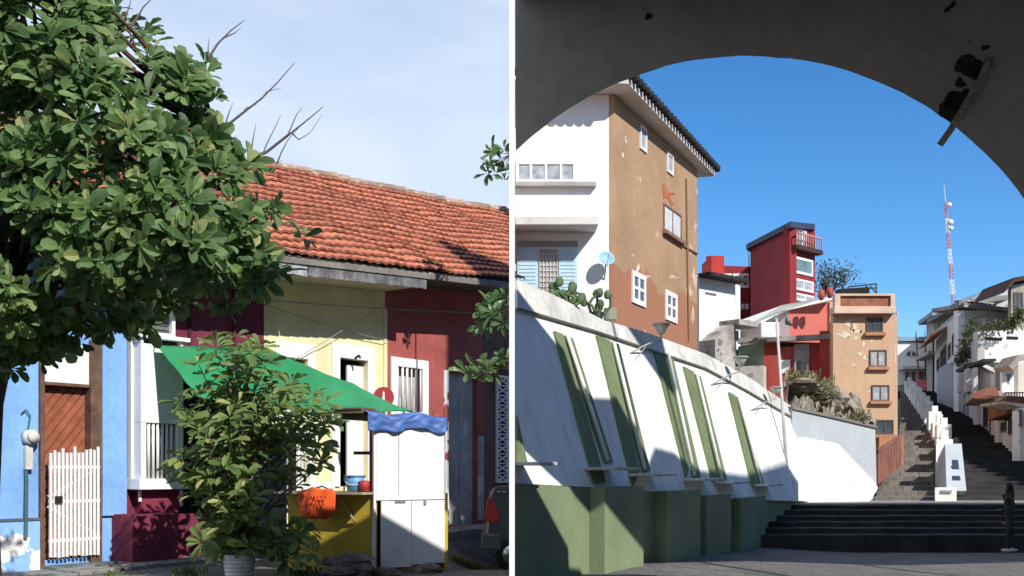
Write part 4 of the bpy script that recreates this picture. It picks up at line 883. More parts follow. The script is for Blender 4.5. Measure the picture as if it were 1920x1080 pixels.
# person in dark clothes at the right
def skin_body(name, nodes, edges, mat, parent, sub=2):
    me = bpy.data.meshes.new(name); off = LOC.get(parent.name, V()) if parent else V()
    me.from_pydata([V(n[0]) - off for n in nodes], edges, []); o = bpy.data.objects.new(name, me); C.objects.link(o); me.materials.append(mat)
    md = o.modifiers.new('skin', 'SKIN'); me.skin_vertices.new() if not me.skin_vertices else None
    for i, n in enumerate(nodes):
        r = n[1] if isinstance(n[1], tuple) else (n[1], n[1]); me.skin_vertices[0].data[i].radius = r
    me.skin_vertices[0].data[0].use_root = True
    s_ = o.modifiers.new('sub', 'SUBSURF'); s_.levels = s_.render_levels = sub
    if parent: o.parent = parent
    return o
def person(px, yfeet, Y, h, lab, hair_m, turn=0.0):
    b = P(px, yfeet, Y); t = thing('person', lab, 'person', b); s_ = h / 1.7
    def q(x, y, z): ca, sa = math.cos(turn), math.sin(turn); return (b.x + (x * ca - y * sa) * s_, b.y + (x * sa + y * ca) * s_, b.z + z * s_)
    # pelvis root; walks to the left with one forearm raised in front
    N_ = [(q(0, 0, .92), (.14, .11)), (q(-.01, 0, 1.08), (.125, .10)), (q(-.02, 0, 1.26), (.145, .11)), (q(-.02, 0, 1.40), (.11, .08)), (q(-.02, 0, 1.48), (.05, .05)), (q(-.035, 0, 1.56), (.075, .085)), (q(-.04, 0, 1.66), (.07, .08)),
          (q(-.03, -.17, 1.38), .055), (q(.02, -.23, 1.12), .042), (q(-.20, -.20, 1.05), .033), (q(-.27, -.18, 1.07), .028),
          (q(-.02, .17, 1.38), .055), (q(.06, .22, 1.12), .042), (q(.02, .23, .88), .033), (q(0, .23, .80), .028),
          (q(-.01, -.09, .86), .09), (q(-.07, -.09, .48), .062), (q(-.06, -.09, .10), .042), (q(-.06, -.09, .05), .04),
          (q(.02, .09, .86), .09), (q(.10, .09, .48), .062), (q(.18, .09, .10), .042), (q(.18, .09, .05), .04)]
    E_l = [(0, 1), (1, 2), (2, 3), (3, 4), (4, 5), (5, 6), (3, 7), (7, 8), (8, 9), (9, 10), (3, 11), (11, 12), (12, 13), (13, 14), (0, 15), (15, 16), (16, 17), (17, 18), (0, 19), (19, 20), (20, 21), (21, 22)]
    N_ = [(n, tuple(r_ * s_ for r_ in (r if isinstance(r, tuple) else (r, r)))) for n, r in N_]
    skin_body('body', N_, E_l, M('dark_clothes', (.022, .022, .028), .9, .2), t)
    sk = M('skin', (.30, .16, .10), .6, .05)
    for (hx, hy, hz, dr) in ((-.29, -.18, 1.075, -1), (0, .235, .76, 0)):
        nod = [(q(hx, hy, hz), .026 * s_)]; ed = []
        for f in range(5):
            a = len(nod); oy = (f - 2) * .018; ln = (.05, .075, .08, .072, .055)[f]
            if dr: p1, p2 = q(hx - .03, hy + oy, hz), q(hx - .03 - ln, hy + oy * 1.3, hz - .02 * f * .5)
            else: p1, p2 = q(hx - oy, hy, hz - .03), q(hx - oy * 1.3 - .01, hy, hz - .03 - ln)
            nod += [(p1, .011 * s_), (p2, .008 * s_)]; ed += [(0, a), (a, a + 1)]
        skin_body('hand', nod, ed, sk, t, 1)
    mb = MB(); fc = V(q(-.085, 0, 1.60)); mb.blob(fc, .035 * s_, .058 * s_, .085 * s_, 1, 12, .03); fo = mb.build('face', sk, t, True)
    mb = MB(); mb.blob(q(-.127, 0, 1.595), .014 * s_, .012 * s_, .02 * s_, 1, 8, 0); mb.build('nose', sk, fo, True)
    mb = MB()
    for e in (-1, 1): mb.blob(q(-.116, e * .026, 1.625), .006 * s_, .01 * s_, .006 * s_, 1, 8, 0)
    mb.blob(q(-.117, 0, 1.555), .005 * s_, .02 * s_, .005 * s_, 1, 8, 0); mb.build('eyes_and_mouth', M('black_metal', ()), fo, True)
    mb = MB(); mb.blob(q(0, 0, 1.64), .105 * s_, .105 * s_, .115 * s_, 2, 14, .06); mb.blob(q(.06, 0, 1.48), .07 * s_, .095 * s_, .20 * s_, 4, 14, .08); mb.build('hair', hair_m, t, True)
    for (sx_, sy) in ((-.08, -.09), (.16, .09)):
        mb = MB(); mb.blob(q(sx_ - .03, sy, .035), .135 * s_, .045 * s_, .045 * s_, 2, 12, .03); mb.build('shoe', M('pale_shoe', (.55, .53, .5), .6), t, True)
person(1892, 1034, 22.9, 1.50, 'person in dark clothes and long dark hair standing before the shaded steps', M('dark_hair', (.012, .01, .01), .5))
# tall lamp pole by the wall
lp = thing('lamp_pole', 'tall pale lamp pole standing at the end of the retaining wall', 'lamp pole', P(1480, 935, 29))
PT = P(1456, 598, 28.6); PB = P(1479, 940, 28.6); mb = MB(); mb.tube([PB, PT], [.055, .035], 10); mb.build('pole', M('pole_grey', (.55, .54, .52), .5), lp, True)
# ================================================================ RIGHT: houses
glass = M('sky_glass', (.10, .13, .16), .12, .3, 1, 0, spec=.7)
curt = M('curtain_glass', (.42, .45, .48), .35, .25, 5, 0, spec=.5)
wf = M('white_paint', ())
# ---- house 1: white front, brown side
H1a = P(965, HY, 30); H1a.x = .09; Bc = P(1152, HY, 30); Ef = P(1307, HY, 37.5); Zt = CZ + 702 / F * 30
hh = thing('corner_house', 'tall house with white front and peeling brown side above the retaining wall', 'house', (3, 32, 0))
fA = Plane((H1a.x, 30, 0), (1, 0, 0)); fB = Plane((Bc.x, Bc.y, 0), Ef - Bc)
hw = M('house_white', (.84, .84, .82), .85, .03, 1, .12)
mb = MB(); mb.prism([(H1a.x, 30, 0), (Bc.x - .16, 30, 0), (Bc.x - .16, 33, 0), (H1a.x, 33, 0)], (0, 0, Zt)); mb.build('front_wall', hw, hh)
brn = M('brown_side', (.42, .265, .155), .85, .10, .6, .25, 20, band=(8.05, .75, (.36, .165, .095)), patch=((.74, .68, .58), 1.3, .70), edge=.012, streak=.12)
mb = MB(); mb.prism([(Bc.x - .155, 30.004, 0), (Bc.x, 30.004, 0), (Ef.x, Ef.y, 0), (Ef.x - 4, Ef.y + 2, 0), (H1a.x, 36, 0), (H1a.x, 33.003, 0), (Bc.x - .155, 33.003, 0)], (0, 0, Zt - .002)); mb.build('side_wall', brn, hh)
ro = [V((.05, 28.9, Zt)), P(1178, 158, 29.2), P(1341, 320, 38.4), V((1.5, 40, Zt)), V((.05, 40, Zt))]
for p in ro: p.z = Zt + .02 + (0 if p.y < 30 else .0)
mb = MB(); mb.prism(ro, (0, 0, .22)); mb.build('eave_slab', M('eave_white', (.66, .64, .6), .9, .08, 2, .2), hh, bevel=.02)
rt = MB(); a, b = ro[1] + V((0, -.1, .22)), ro[2] + V((.1, .1, .22)); n = 30
for k in range(n):
    p = a.lerp(b, k / n); q_ = a.lerp(b, (k + .8) / n); m_ = (p + q_) / 2; rt.tube([m_ + V((.12, -.03, .03)), m_ + V((-1.6, .9, .5))], .13, 8)
for k in range(12): p = V((.1 + k * .27, 28.85, Zt + .26)); rt.tube([p, p + V((0, 1.6, .5))], .12, 8)
rt.build('roof_tiles', M('dark_tile', (.035, .03, .03), .9, .4, 4), hh, True)
def fwin(pl, *a, **k): return pl.window(hh, *a, **k)
fwin(fA, 967, 303, 1080, 343, wf, curt, w=.09, nx=4, ny=1)
mb = MB(); u0, u1 = fA.U(966), fA.U(1117); z = fA.on(1000, 348).z; fA.bx(mb, u0, z - .06, u1, z + .06, 0, .22); mb.build('sill', M('sill_grey', (.38, .37, .35), .9), hh)
z = fA.on(1000, 428).z; mb = MB(); fA.bx(mb, u0, z - .12, u1, z + .12, 0, .95); mb.build('canopy_slab', M('canopy_conc', (.6, .59, .56), .9, .1), hh, bevel=.02)
for (x0, x1, m_) in ((970, 1008, 'lb'), (1048, 1082, 'lb')):
    mb = MB(); ua, za, ub, zb = fA.rz(x0, 466, x1, 548); fA.bx(mb, ua, za, ub, zb, 0, .05); sh_ = mb.build('shutter', M('light_blue', (.48, .66, .76), .7, .05), hh)
    mb = MB()
    for k in range(12): z = za + (zb - za) * (k + .3) / 12; fA.bx(mb, ua + .06, z, ub - .06, z + .03, .05, .065)
    mb.build('slat', M('light_blue', ()), sh_)
mb = MB(); ua, za, ub, zb = fA.rz(1012, 468, 1045, 548); fA.bx(mb, ua, za, ub, zb, 0, .03); gd = mb.build('door', M('door_grey', (.42, .38, .36), .8, .1), hh)
mb = MB()
for k in range(6): u = ua + (ub - ua) * k / 5; fA.bx(mb, u - .012, za, u + .012, zb, .03, .06)
for k in range(9): z = za + (zb - za) * k / 8; fA.bx(mb, ua, z - .012, ub, z + .012, .06, .07)
mb.build('grille', M('grille_white', (.6, .6, .6)), gd)
mb = MB(); fA.bx(mb, fA.U(970), fA.on(1000, 463).z, fA.U(1083), fA.on(1000, 452).z, 0, .04); mb.build('fanlight', M('fan_grey', (.3, .33, .35), .5), hh)
for w_ in ((1199, 238, 1211, 283), (1250, 288, 1261, 326)): fwin(fB, *w_, wf, curt, w=.08, nx=1, ny=1)
fwin(fB, 1243, 392, 1276, 442, M('sill_brown', (.25, .15, .1)), M('pale_pane', (.62, .63, .62), .4, .1), w=.06, nx=2, sill=M('sill_brown', ()))
fwin(fB, 1184, 512, 1209, 572, wf, glass, w=.16, nx=2, ny=2); fwin(fB, 1247, 548, 1268, 603, wf, glass, w=.16, nx=2, ny=2)
mb = MB(); mb.tube([fB.on(1285, 335) + fB.n * .04, fB.on(1287, 470) + fB.n * .04, fB.on(1290, 640) + fB.n * .04], .035, 6); mb.tube([fB.on(1262, 450) + fB.n * .03, fB.on(1306, 476) + fB.n * .03], .04, 6); mb.build('pipe', M('pipe_brown', (.3, .17, .1)), hh)
mb = MB(); fB.poly(mb, [(1242, 346), (1246, 345), (1252, 360), (1266, 362), (1265, 365), (1255, 366), (1263, 384), (1259, 386), (1250, 370), (1244, 372)], .001, .012); mb.build('orange_mark', M('orange_mark', (.45, .14, .06)), hh)
# satellite dish
ds = thing('satellite_dish', 'pale blue satellite dish on the white house front near its corner', 'satellite dish', fA.on(1133, 500))
c = fA.on(1134, 491) + V((0, -.32, 0)); ax = V((.25, -1, .45)).normalized(); u_ = ax.cross(V((0, 0, 1))).normalized(); v_ = u_.cross(ax); mb = MB(); o = 0
rg = [(r / 5 * .23, .10 * (r / 5) ** 2) for r in range(6)]
for r, h_ in rg:
    for k in range(20): an = 6.283 * k / 20; mb.v.append(c + (u_ * math.cos(an) + v_ * math.sin(an)) * r + ax * h_)
for j in range(5):
    for k in range(20): k2 = (k + 1) % 20; mb.f.append((j * 20 + k, j * 20 + k2, (j + 1) * 20 + k2, (j + 1) * 20 + k))
mb.build('dish', M('dish_blue', (.30, .50, .62), .5), ds, True, solid=.012)
mb = MB(); mb.tube([c - ax * .02, c + V((0, .15, -.3)), fA.on(1133, 524)], .022, 6); mb.tube([c - v_ * .25, c + ax * .28, c + ax * .3], .012, 5); mb.build('arm', M('dish_blue', ()), ds)
# plants on the parapet
random.seed(8)
for (x, y, lab, n, pot) in ((1072, 560, 'prickly plant with round pads at the left end of the parapet', 9, 0), (1088, 566, 'small green cactus right of the round padded plant', 6, 0), (1128, 582, 'potted cactus with twisted arms near the brown house', 6, 1)):
    b_ = Wp.on(x, y + 18) - Wp.n * .1; t = thing('cactus', lab, 'plant', b_, 'cactus plants on the parapet')
    mb = MB(); p0 = b_ + V((0, 0, .05))
    for k in range(n):
        e = b_ + V((random.uniform(-.3, .3), random.uniform(-.1, .15), random.uniform(.15, .55))); mb.tube(pth(p0, e, .06, 4), [.03, .03, .028, .025, .02], 6); mb.blob(e, .075, .04, .09, k, 8, .1)
    mb.build('stems', M('cactus_green', (.10, .16, .07), .7, .3, 8), t, True)
    if pot: mb = MB(); mb.tube([b_ - V((0, 0, .02)), b_ + V((0, 0, .18))], [.09, .13], 12); mb.build('pot', M('black_metal', ()), t, True)
    else: mb = MB(); mb.tube([b_ - V((0, 0, .02)), b_ + V((0, 0, .1))], [.08, .1], 12); mb.build('pot', M('terracotta', (.35, .15, .08)), t, True)
mb = MB(); c = Wp.on(1148, 588) - Wp.n * .05; mb.box(c - V((.12, .1, .12)), c + V((.12, .1, .12))); tag(mb.build('planter', M('planter_grey', (.3, .32, .25)), bevel=.02), 'small square grey planter beside the corner of the brown house', 'planter')
# ---- generic hill house
def hill_house(lab, cols, z0, ytops, mat, cat='house', name='hill_house'):
    """cols: plan points (px,Y) left->right along the visible faces; ytops: top row at each"""
    pts = [P(px, HY, Y) for px, Y in cols]; ztop = [P(px, yt, Y).z for (px, Y), yt in zip(cols, ytops)]
    t = thing(name, lab, cat, (pts[0].x, pts[0].y, z0)); planes = []
    for i in range(len(pts) - 1):
        a, b = pts[i], pts[i + 1]; mb = MB(); pl = Plane((a.x, a.y, 0), b - a); planes.append(pl)
        dp = -pl.n * .35
        mb.prism([(a.x, a.y, z0), (b.x, b.y, z0), (b.x, b.y, ztop[i + 1]), (a.x, a.y, ztop[i])], dp); mb.build('wall', mat if not isinstance(mat, list) else mat[i], t)
    kx = pts[0].x / pts[0].y * 1.03; back = [V((p.x + 5.5 * kx, p.y + 5.5, 0)) for p in (pts[0], pts[-1])]; rf = MB(); zr = [V((p.x, p.y + .02, z - .02)) for p, z in zip(pts, ztop)]
    rf.prism(zr + [V((back[1].x, back[1].y, ztop[-1] - .02)), V((back[0].x, back[0].y, ztop[0] - .02))], (0, 0, -.2)); rf.build('roof', M('roof_conc', (.4, .38, .35), .9, .2), t)
    for (s_, e_, zz) in ((pts[0], back[0], ztop[0]), (back[0], back[1], min(ztop[0], ztop[-1])), (back[1], pts[-1], ztop[-1])):
        d = (e_ - s_); mb = MB(); n_ = V((-d.y, d.x, 0)).normalized() * .02; mb.prism([(s_.x, s_.y + .36, z0), (e_.x, e_.y + .36, z0), (e_.x + n_.x, e_.y + n_.y + .36, z0), (s_.x + n_.x, s_.y + n_.y + .36, z0)], (0, 0, zz - z0 - .25)); mb.build('rear_wall', mat if not isinstance(mat, list) else mat[0], t)
    return t, planes
# small white house next to the brown side
sw = M('old_white', (.72, .73, .73), .9, .06, 1, .2, 20, patch=((.42, .40, .37), 1.3, .64), streak=.15, edge=.1)
t, (p1, p2) = hill_house('small white house with dark eave beside the tall brown wall', [(1311, 41), (1378, 42.5), (1388, 45)], 2.5, [520, 531, 536], sw)
mb = MB(); p1.poly(mb, [(1309, 513), (1380, 526), (1382, 533), (1309, 519)], -3, .6); mb.build('eave', M('dark_tile', ()), t)
mb = MB(); p1.rect(mb, 1322, 549, 1342, 553, .001, .02); mb.build('vent', M('grey_louvre', ()), t)
mb = MB(); p1.rect(mb, 1348, 606, 1390, 616, .0, 1.0); mb.build('canopy', M('stained_conc', (.40, .37, .33), .9, .25, 1.5, .4, 15, patch=((.18, .17, .15), 2, .58)), t)
mb = MB(); p1.rect(mb, 1350, 618, 1384, 638, .001, .03); mb.build('recess', M('recess_blue', (.32, .36, .4)), t)
mb = MB(); p1.poly(mb, [(1311, 640), (1346, 612), (1349, 700), (1330, 700), (1311, 690)], .0, .8); mb.build('stained_buttress', M('stained_conc', ()), t)
# red house far left with windows
rd = M('deep_red', (.25, .025, .03), .8, .08, 1, .1)
t, (p1,) = hill_house('low red house with white window band left of the red tower', [(1352, 60), (1412, 60)], 5, [498, 500], rd)
for (x0, y0, x1, y1) in ((1356, 513, 1372, 540), (1374, 513, 1388, 540), (1389, 513, 1406, 540), (1383, 570, 1395, 580), (1397, 570, 1410, 580)): p1.window(t, x0, y0, x1, y1, wf, glass, w=.14, nx=1, ny=2)
t, (p1, p2) = hill_house('red blocky parapet house peeking behind the small white house', [(1316, 59), (1334, 57), (1358, 58)], 5, [496, 479, 479], M('bright_red', (.48, .05, .04), .8, .1))
# red tower
t, (pa, pb) = hill_house('tall narrow dark red tower house with a balcony and big window', [(1407, 55), (1481, 50), (1528, 51.5)], 5, [457, 420, 424], rd, name='tower_house')
mb = MB(); e = [P(1399, 458, 55), P(1482, 415, 49.6), P(1528, 420, 51.2)]; mb.prism([e[0], e[1], e[2], e[2] + V((0, 5, .2)), e[0] + V((2.5, 5, .2))], (0, 0, -.28)); mb.build('roof_edge', M('navy_roof', (.04, .05, .09), .6), t)
mb = MB(); pb.rect(mb, 1482, 466, 1530, 474, 0, .4); bl = mb.build('balcony', M('dark_slab', (.06, .03, .03)), t)
mb = MB(); z0_ = pb.on(1500, 467).z; ua, ub = pb.U(1482), pb.U(1529)
for k in range(12): u = ua + (ub - ua) * k / 11; pb.bx(mb, u - .02, z0_, u + .02, z0_ + .62, .33, .37)
pb.bx(mb, ua, z0_ + .62, ub, z0_ + .68, .31, .39); mb.build('railing', M('pink_rail', (.55, .25, .22)), bl)
pb.window(t, 1489, 430, 1511, 470, wf, curt, w=.1, nx=3); pb.window(t, 1486, 484, 1523, 515, wf, M('green_glass', (.16, .24, .24), .1, .2, spec=.7), w=.12, nx=1); pb.window(t, 1488, 525, 1524, 546, wf, curt, w=.1, nx=2); pb.window(t, 1489, 552, 1525, 566, wf, curt, w=.1, nx=2)
# white-roofed salmon house
sal = M('salmon_wall', (.56, .15, .12), .85, .06, 1, .15); stc = M('stained_conc', ())
t, (pa, pb) = hill_house('salmon pink house with a sloping white roof edge under the red tower', [(1384, 46.5), (1480, 45), (1558, 45.5)], 2.5, [612, 583, 562], [M('pinkish_white', (.62, .52, .52), .9, .1, 1, .2), sal])
mb = MB(); e = [P(1380, 600, 46), P(1440, 572, 45), P(1558, 558, 45)]; mb.prism([P(1378, 604, 46), P(1378, 622, 46), P(1420, 610, 45.2), P(1470, 583, 44.8), P(1560, 562, 44.8), P(1560, 555, 44.8), P(1470, 571, 44.8)], (0, 3.5, 0)); mb.build('white_fascia', hw, t)
mb = MB(); pb.rect(mb, 1553, 566, 1560, 720, 0, .12); mb.build('corner_strip', M('pale_salmon', (.62, .33, .25)), t)
lr = M('weathered_red', (.42, .07, .06), .9, .1, 1, .3, 20, patch=((.32, .27, .22), .9, .58, .35), edge=.06)
t, (pa, pb) = hill_house('weathered red house with peeling plaster and a bricked red window', [(1384, 43), (1432, 42), (1560, 41)], 2, [650, 640, 643], [M('mint_wall', (.24, .34, .24), .85, .08), lr])
mb = MB(); pb.rect(mb, 1385, 632, 1560, 641, 0, .35); tr_ = mb.build('terrace_slab', stc, t)
mb = MB(); pb.rect(mb, 1384, 690, 1438, 735, .2, .9); mb.build('balcony_wall', M('pale_stained', (.55, .52, .47), .9, .12, 1, .3, 18, patch=((.3, .28, .25), 1.6, .6)), t)
for (x0, y0, x1, y1, m_) in ((1463, 675, 1482, 700, hw), (1520, 668, 1538, 710, M('panel_red', (.5, .05, .06))), (1460, 644, 1490, 650, M('dark_interior', ()))):
    mb = MB(); pb.rect(mb, x0, y0, x1, y1, .001, .05); mb.build('panel', m_, t)
mb = MB(); pb.rect(mb, 1538, 622, 1562, 720, .02, .3); mb.build('red_pier', lr, t)
mb = MB(); pb.rect(mb, 1490, 646, 1518, 700, .002, .12); mb.build('bare_render', stc, t)
# laundry tank and dish on the terrace
def lump(name, lab, cat, p, a, b, m_, bevel=.04): mb = MB(); mb.box(V(p) - V(a) / 2, V(p) + V(a) / 2); return tag(mb.build(name, m_, None, bevel=bevel), lab, cat)
Q = P(1441, 620, 41); lump('laundry_tub', 'white boxy laundry tub on the terrace below the white roof edge', 'tub', Q, (.75, .5, .62), b, M('tub_white', (.78, .80, .82), .4)) if True else None
dsh = thing('satellite_dish', 'dark satellite dish turned sideways on the red house terrace', 'satellite dish', P(1465, 625, 41))
mb = MB(); c = P(1452, 600, 41.2); mb.tube([c, c + V((.02, -.05, .0)), c + V((.04, -.1, 0))], [.02, .16, .18], 14); mb.tube([c + V((0, .1, 0)), c + V((0, .1, -.7))], .03, 6); mb.build('dish', M('dish_dark', (.14, .17, .16), .5), dsh, True)
mb = MB(); c = P(1472, 608, 41.2); mb.tube([c, c + V((.1, -.05, .08)), c + V((.16, -.08, .12))], [.02, .2, .24], 14); mb.build('dish', M('dish_dark', ()), dsh, True)
# peach building
pc = M('peach_wall', (.57, .375, .24), .85, .06, .8, .15, 20, patch=((.74, .62, .45), .75, .645), edge=.015, streak=.1)
t, (pa, pb) = hill_house('tall peach building with four windows and brick red roof terrace', [(1562, 40), (1676, 40), (1683, 44)], 1, [590, 590, 594], pc, 'building', 'apartment_building')
slab = M('peach_slab', (.66, .48, .36), .85, .08)
mb = MB(); pa.rect(mb, 1559, 577, 1674, 590, -.25, .35); mb.build('terrace_slab', slab, t, bevel=.02)
mb = MB(); pa.rect(mb, 1561, 553, 1571, 577, .0, .3); pa.rect(mb, 1665, 553, 1673, 577, .0, .3); pa.rect(mb, 1571, 553, 1665, 557, .0, .3); mb.build('parapet', slab, t, bevel=.01)
mb = MB(); pa.rect(mb, 1571, 557.2, 1665, 577, .05, .2); mb.build('brick_panel', M('brick_panel', (.34, .14, .09), .9, .2, 3, .3), t)
for (x0, y0, x1, y1, g_) in ((1624, 596, 1655, 624, glass), (1630, 656, 1662, 688, curt), (1634, 722, 1667, 752, curt), (1642, 787, 1675, 815, glass)): pa.window(t, x0, y0, x1, y1, M('dark_frame', (.13, .09, .07), .7), g_, w=.05, nx=2, sill=M('peach_dark', (.45, .22, .12)))
mb = MB(); pa.rect(mb, 1645, 818, 1690, 905, .02, .2); mb.build('base_panel', M('peach_dark', ()), t)
mb = MB(); pa.rect(mb, 1680, 585, 1683, 590, 0, .1); mb.build('drip', slab, t)
lg = thing('slatted_fence', 'red brown slatted fence at the foot of the peach building', 'fence', P(1660, 880, 33.5))
PG2 = VP(1643, 33.4, 1690, 35.5); mb = MB()
for k in range(9):
    x0 = 1644 + k * 5.0; yt = 842 - k * 3.2; PG2.poly(mb, [(x0, yt), (x0 + 4.4, yt - 2.6), (x0 + 4.4, 905 - k * 4), (x0, 908 - k * 4)], 0, .05)
mb.build('slats', M('fence_brown', (.26, .11, .08), .8, .2), lg); mb = MB(); PG2.poly(mb, [(1643, 843), (1690, 812), (1690, 818), (1643, 848)], .05, .1); mb.build('rail', M('fence_brown', ()), lg)
def peel(pl, parent, spots, col):
    for (x, y, rx, ry) in spots:
        n = 26; sd = random.random() * 50; pts = [(x + rx * (1 + 1.5 * NZ.noise(V((3.2 * math.cos(6.283 * k / n), 3.2 * math.sin(6.283 * k / n), sd)))) * math.cos(6.283 * k / n), y + ry * (1 + 1.5 * NZ.noise(V((3.2 * math.cos(6.283 * k / n), 3.2 * math.sin(6.283 * k / n), sd + 9)))) * math.sin(6.283 * k / n)) for k in range(n)]
        mb = MB(); pl.poly(mb, pts, .001, .006); mb.build('bare_patch', col, parent)
random.seed(77)
peel(pa, t, ((1584, 628, 9, 6), (1600, 614, 6, 8), (1610, 622, 6, 4), (1590, 606, 5, 5), (1604, 634, 5, 3), (1618, 646, 3, 5), (1612, 662, 4, 4), (1600, 684, 4, 2), (1622, 670, 3, 3), (1634, 640, 3, 4)), M('bare_cream', (.72, .64, .50), .9, .12, 3))
peel(fB, hh, ((1296, 470, 3, 9), (1302, 520, 4, 14), (1292, 548, 4, 9), (1299, 590, 3, 14), (1232, 440, 3, 6), (1212, 520, 6, 3), (1264, 520, 7, 3), (1186, 480, 4, 3), (1304, 425, 3, 8), (1306, 360, 2, 6)), M('bare_cream2', (.62, .48, .36), .9, .15, 3))
# roof shade structure behind the peach parapet
ra = thing('roof_shelter', 'black roof shelter frame on the peach building terrace', 'shelter', P(1600, 553, 42))
mb = MB(); PR = VP(1560, 42, 1650, 42); PR.poly(mb, [(1566, 545), (1624, 541), (1624, 553), (1566, 556)], 0, .4); mb.build('dark_cover', M('dark_interior', ()), ra)
mb = MB()
for (a, b) in (((1590, 538), (1643, 532)), ((1643, 532), (1643, 555)), ((1624, 534), (1624, 555)), ((1590, 543), (1643, 540)), ((1645, 552), (1632, 536)), ((1590, 538), (1590, 548))): mb.tube([PR.on(*a), PR.on(*b)], .035, 5)
mb.build('frame', M('blue_steel', (.06, .10, .16)), ra)
for (x, y, m_, lab) in ((1540, 552, M('ball_red', (.42, .08, .05), .6), 'round red planter bush left of the peach roof terrace'), (1556, 548, M('ball_red', ()), 'smaller round red shape nearest the peach parapet')):
    c = P(x, y, 44); mb = MB(); mb.tube([c - V((0, 0, .25)), c - V((0, 0, .1)), c + V((0, 0, .15)), c + V((0, 0, .22))], [.07, .15, .14, .04], 12); tag(mb.build('clay_jar', m_, None, True), lab.replace('planter bush', 'clay jar').replace('shape', 'clay jar'), 'jar')
# tree behind the tower
random.seed(14)
t = thing('hill_tree', 'feathery grey green tree right of the red tower', 'tree', P(1545, 560, 56)); lv = MB(); tk = MB(); bb = P(1540, 575, 56)
for (x, y) in ((1560, 508), (1545, 505), (1575, 515), (1555, 525), (1580, 524), (1540, 520), (1548, 535), (1568, 530), (1535, 532), (1585, 516)):
    e = P(x, y, 56 + random.uniform(-1, 1)); tk.tube(pth(bb, e, .15, 5), [.12, .09, .07, .05, .03, .02], 5)
    for k in range(60): q_ = e + V((random.gauss(0, .38), random.gauss(0, .5), random.gauss(0, .22))); leaf(lv, q_, V((random.gauss(0, 1), random.gauss(0, 1), random.gauss(0, .5) + .3)), V((0, 0, 1)), .28, .10)
tk.build('trunk', M('tree_bark', ()), t, True); lv.build('crown', leafmat('olive_leaf', (.07, .085, .05), (.15, .16, .09), .6), t)
# ---- rocky slope above the wing wall with plants
rs = M('slope_rock', (.34, .30, .24), .95, .3, 1.2, .9, 8, patch=((.12, .10, .07), 1.3, .52), edge=.1)
mb = MB()
def rocky(a, b):
    x = 1470 + 170 * a; yb = 762 + 42 * a; yt = 700 + 85 * a * a + 5 * a; y = yb + (yt - yb) * b; Y = 31 + 2.6 * a + 3.5 * b
    n_ = NZ.noise(V((a * 9, b * 4, 2))) * .55 + NZ.noise(V((a * 24, b * 9, 5))) * .25; p = P(x, y, Y); return p + V((0, -n_, n_ * .8))
mb.grid(rocky, 60, 16); struct(mb.build('rocky_slope', rs, None))
for (x, y, Y, rx, rz_, lab) in ((1565, 752, 33, .42, .36, 'big dark boulder on the slope above the white wing wall'), (1540, 738, 33, .35, .25, 'pale boulder left of the big dark boulder'), (1598, 762, 33.6, .3, .42, 'upright boulder right of the big dark boulder'), (1505, 722, 32.5, .5, .2, 'flat pale boulder at the left of the slope')):
    mb = MB(); mb.blob(P(x, y, Y), rx, rx, rz_, x % 17, 14, .3, 1.6); tag(mb.build('boulder', rs), lab, 'boulder')
random.seed(15)
for (x, y, s_, lab) in ((1520, 735, 1.0, 'spiky dry shrub in the middle of the rocky slope'), (1497, 712, .6, 'small dry shrub at the left top of the rocky slope'), (1610, 785, .5, 'small dry shrub at the right end of the rocky slope')):
    lv = MB(); b_ = P(x, y, 32.6)
    for k in range(int(170 * s_)):
        d = V((random.gauss(0, .8), random.gauss(0, .6), abs(random.gauss(0.6, .5)))); leaf(lv, b_ + V((random.gauss(0, .3) * s_, 0, random.gauss(0, .12) * s_)), d, V((0, -1, .1)), .5 * s_ * random.uniform(.6, 1.1), .05, .15)
    tag(lv.build('dry_shrub', leafmat('dry_leaf' , (.10, .11, .04), (.26, .24, .12), .7) if 'dry_leaf' not in bpy.data.materials else bpy.data.materials['dry_leaf']), lab, 'shrub')
# ---- far white house at the head of the stairs
t, (pa,) = hill_house('far white house with an arched window at the head of the stairs', [(1672, 97), (1748, 97)], 7.5, [640, 644], hw)
mb = MB(); pa.rect(mb, 1672, 632, 1748, 640, -3, .3); mb.build('cornice', M('blue_grey_edge', (.25, .33, .42)), t)
mb = MB(); pts = [(1708 + 9 * math.cos(a / 8 * math.pi), 667 - 9 * math.sin(a / 8 * math.pi)) for a in range(9)]; pa.poly(mb, pts + [(1699, 672), (1717, 672)][:0], .001, .1); aw = mb.build('arched_window', M('arch_glass', (.12, .14, .13), .3), t)
mb = MB(); pa.rect(mb, 1707, 658, 1709, 668, .1, .16); mb.build('mullion', wf, aw)
mb = MB(); pa.rect(mb, 1684, 688, 1742, 694, 0, 1.2); mb.build('canopy', M('canopy_conc', ()), t)
for (x0, x1) in ((1697, 1704), (1709, 1716), (1722, 1731)): mb = MB(); pa.rect(mb, x0, 697, x1, 722, .001, .08); mb.build('door', M('far_door', (.22, .17, .15)), t)
t = thing('shop_awning', 'small pink red awning before the far white house', 'awning', P(1728, 725, 90)); mb = MB(); mb.prism([P(1718, 712, 90), P(1740, 716, 90), P(1746, 730, 88), P(1722, 730, 88)], (0, 0, .12)); mb.build('canvas', M('pink_canvas', (.60, .10, .14), .7), t)
mb = MB()
for x in (1724, 1744): mb.tube([P(x, 729, 88.2), P(x, 752, 88.2)], .05, 5)
mb.build('post', wf, t)
t = thing('flagpole', 'thin dark red flagpole before the far white house', 'flagpole', P(1726, 745, 92)); mb = MB(); mb.tube([P(1726, 750, 92), P(1717, 622, 92)], [.09, .05], 6); mb.build('pole', M('red_post', ()), t)
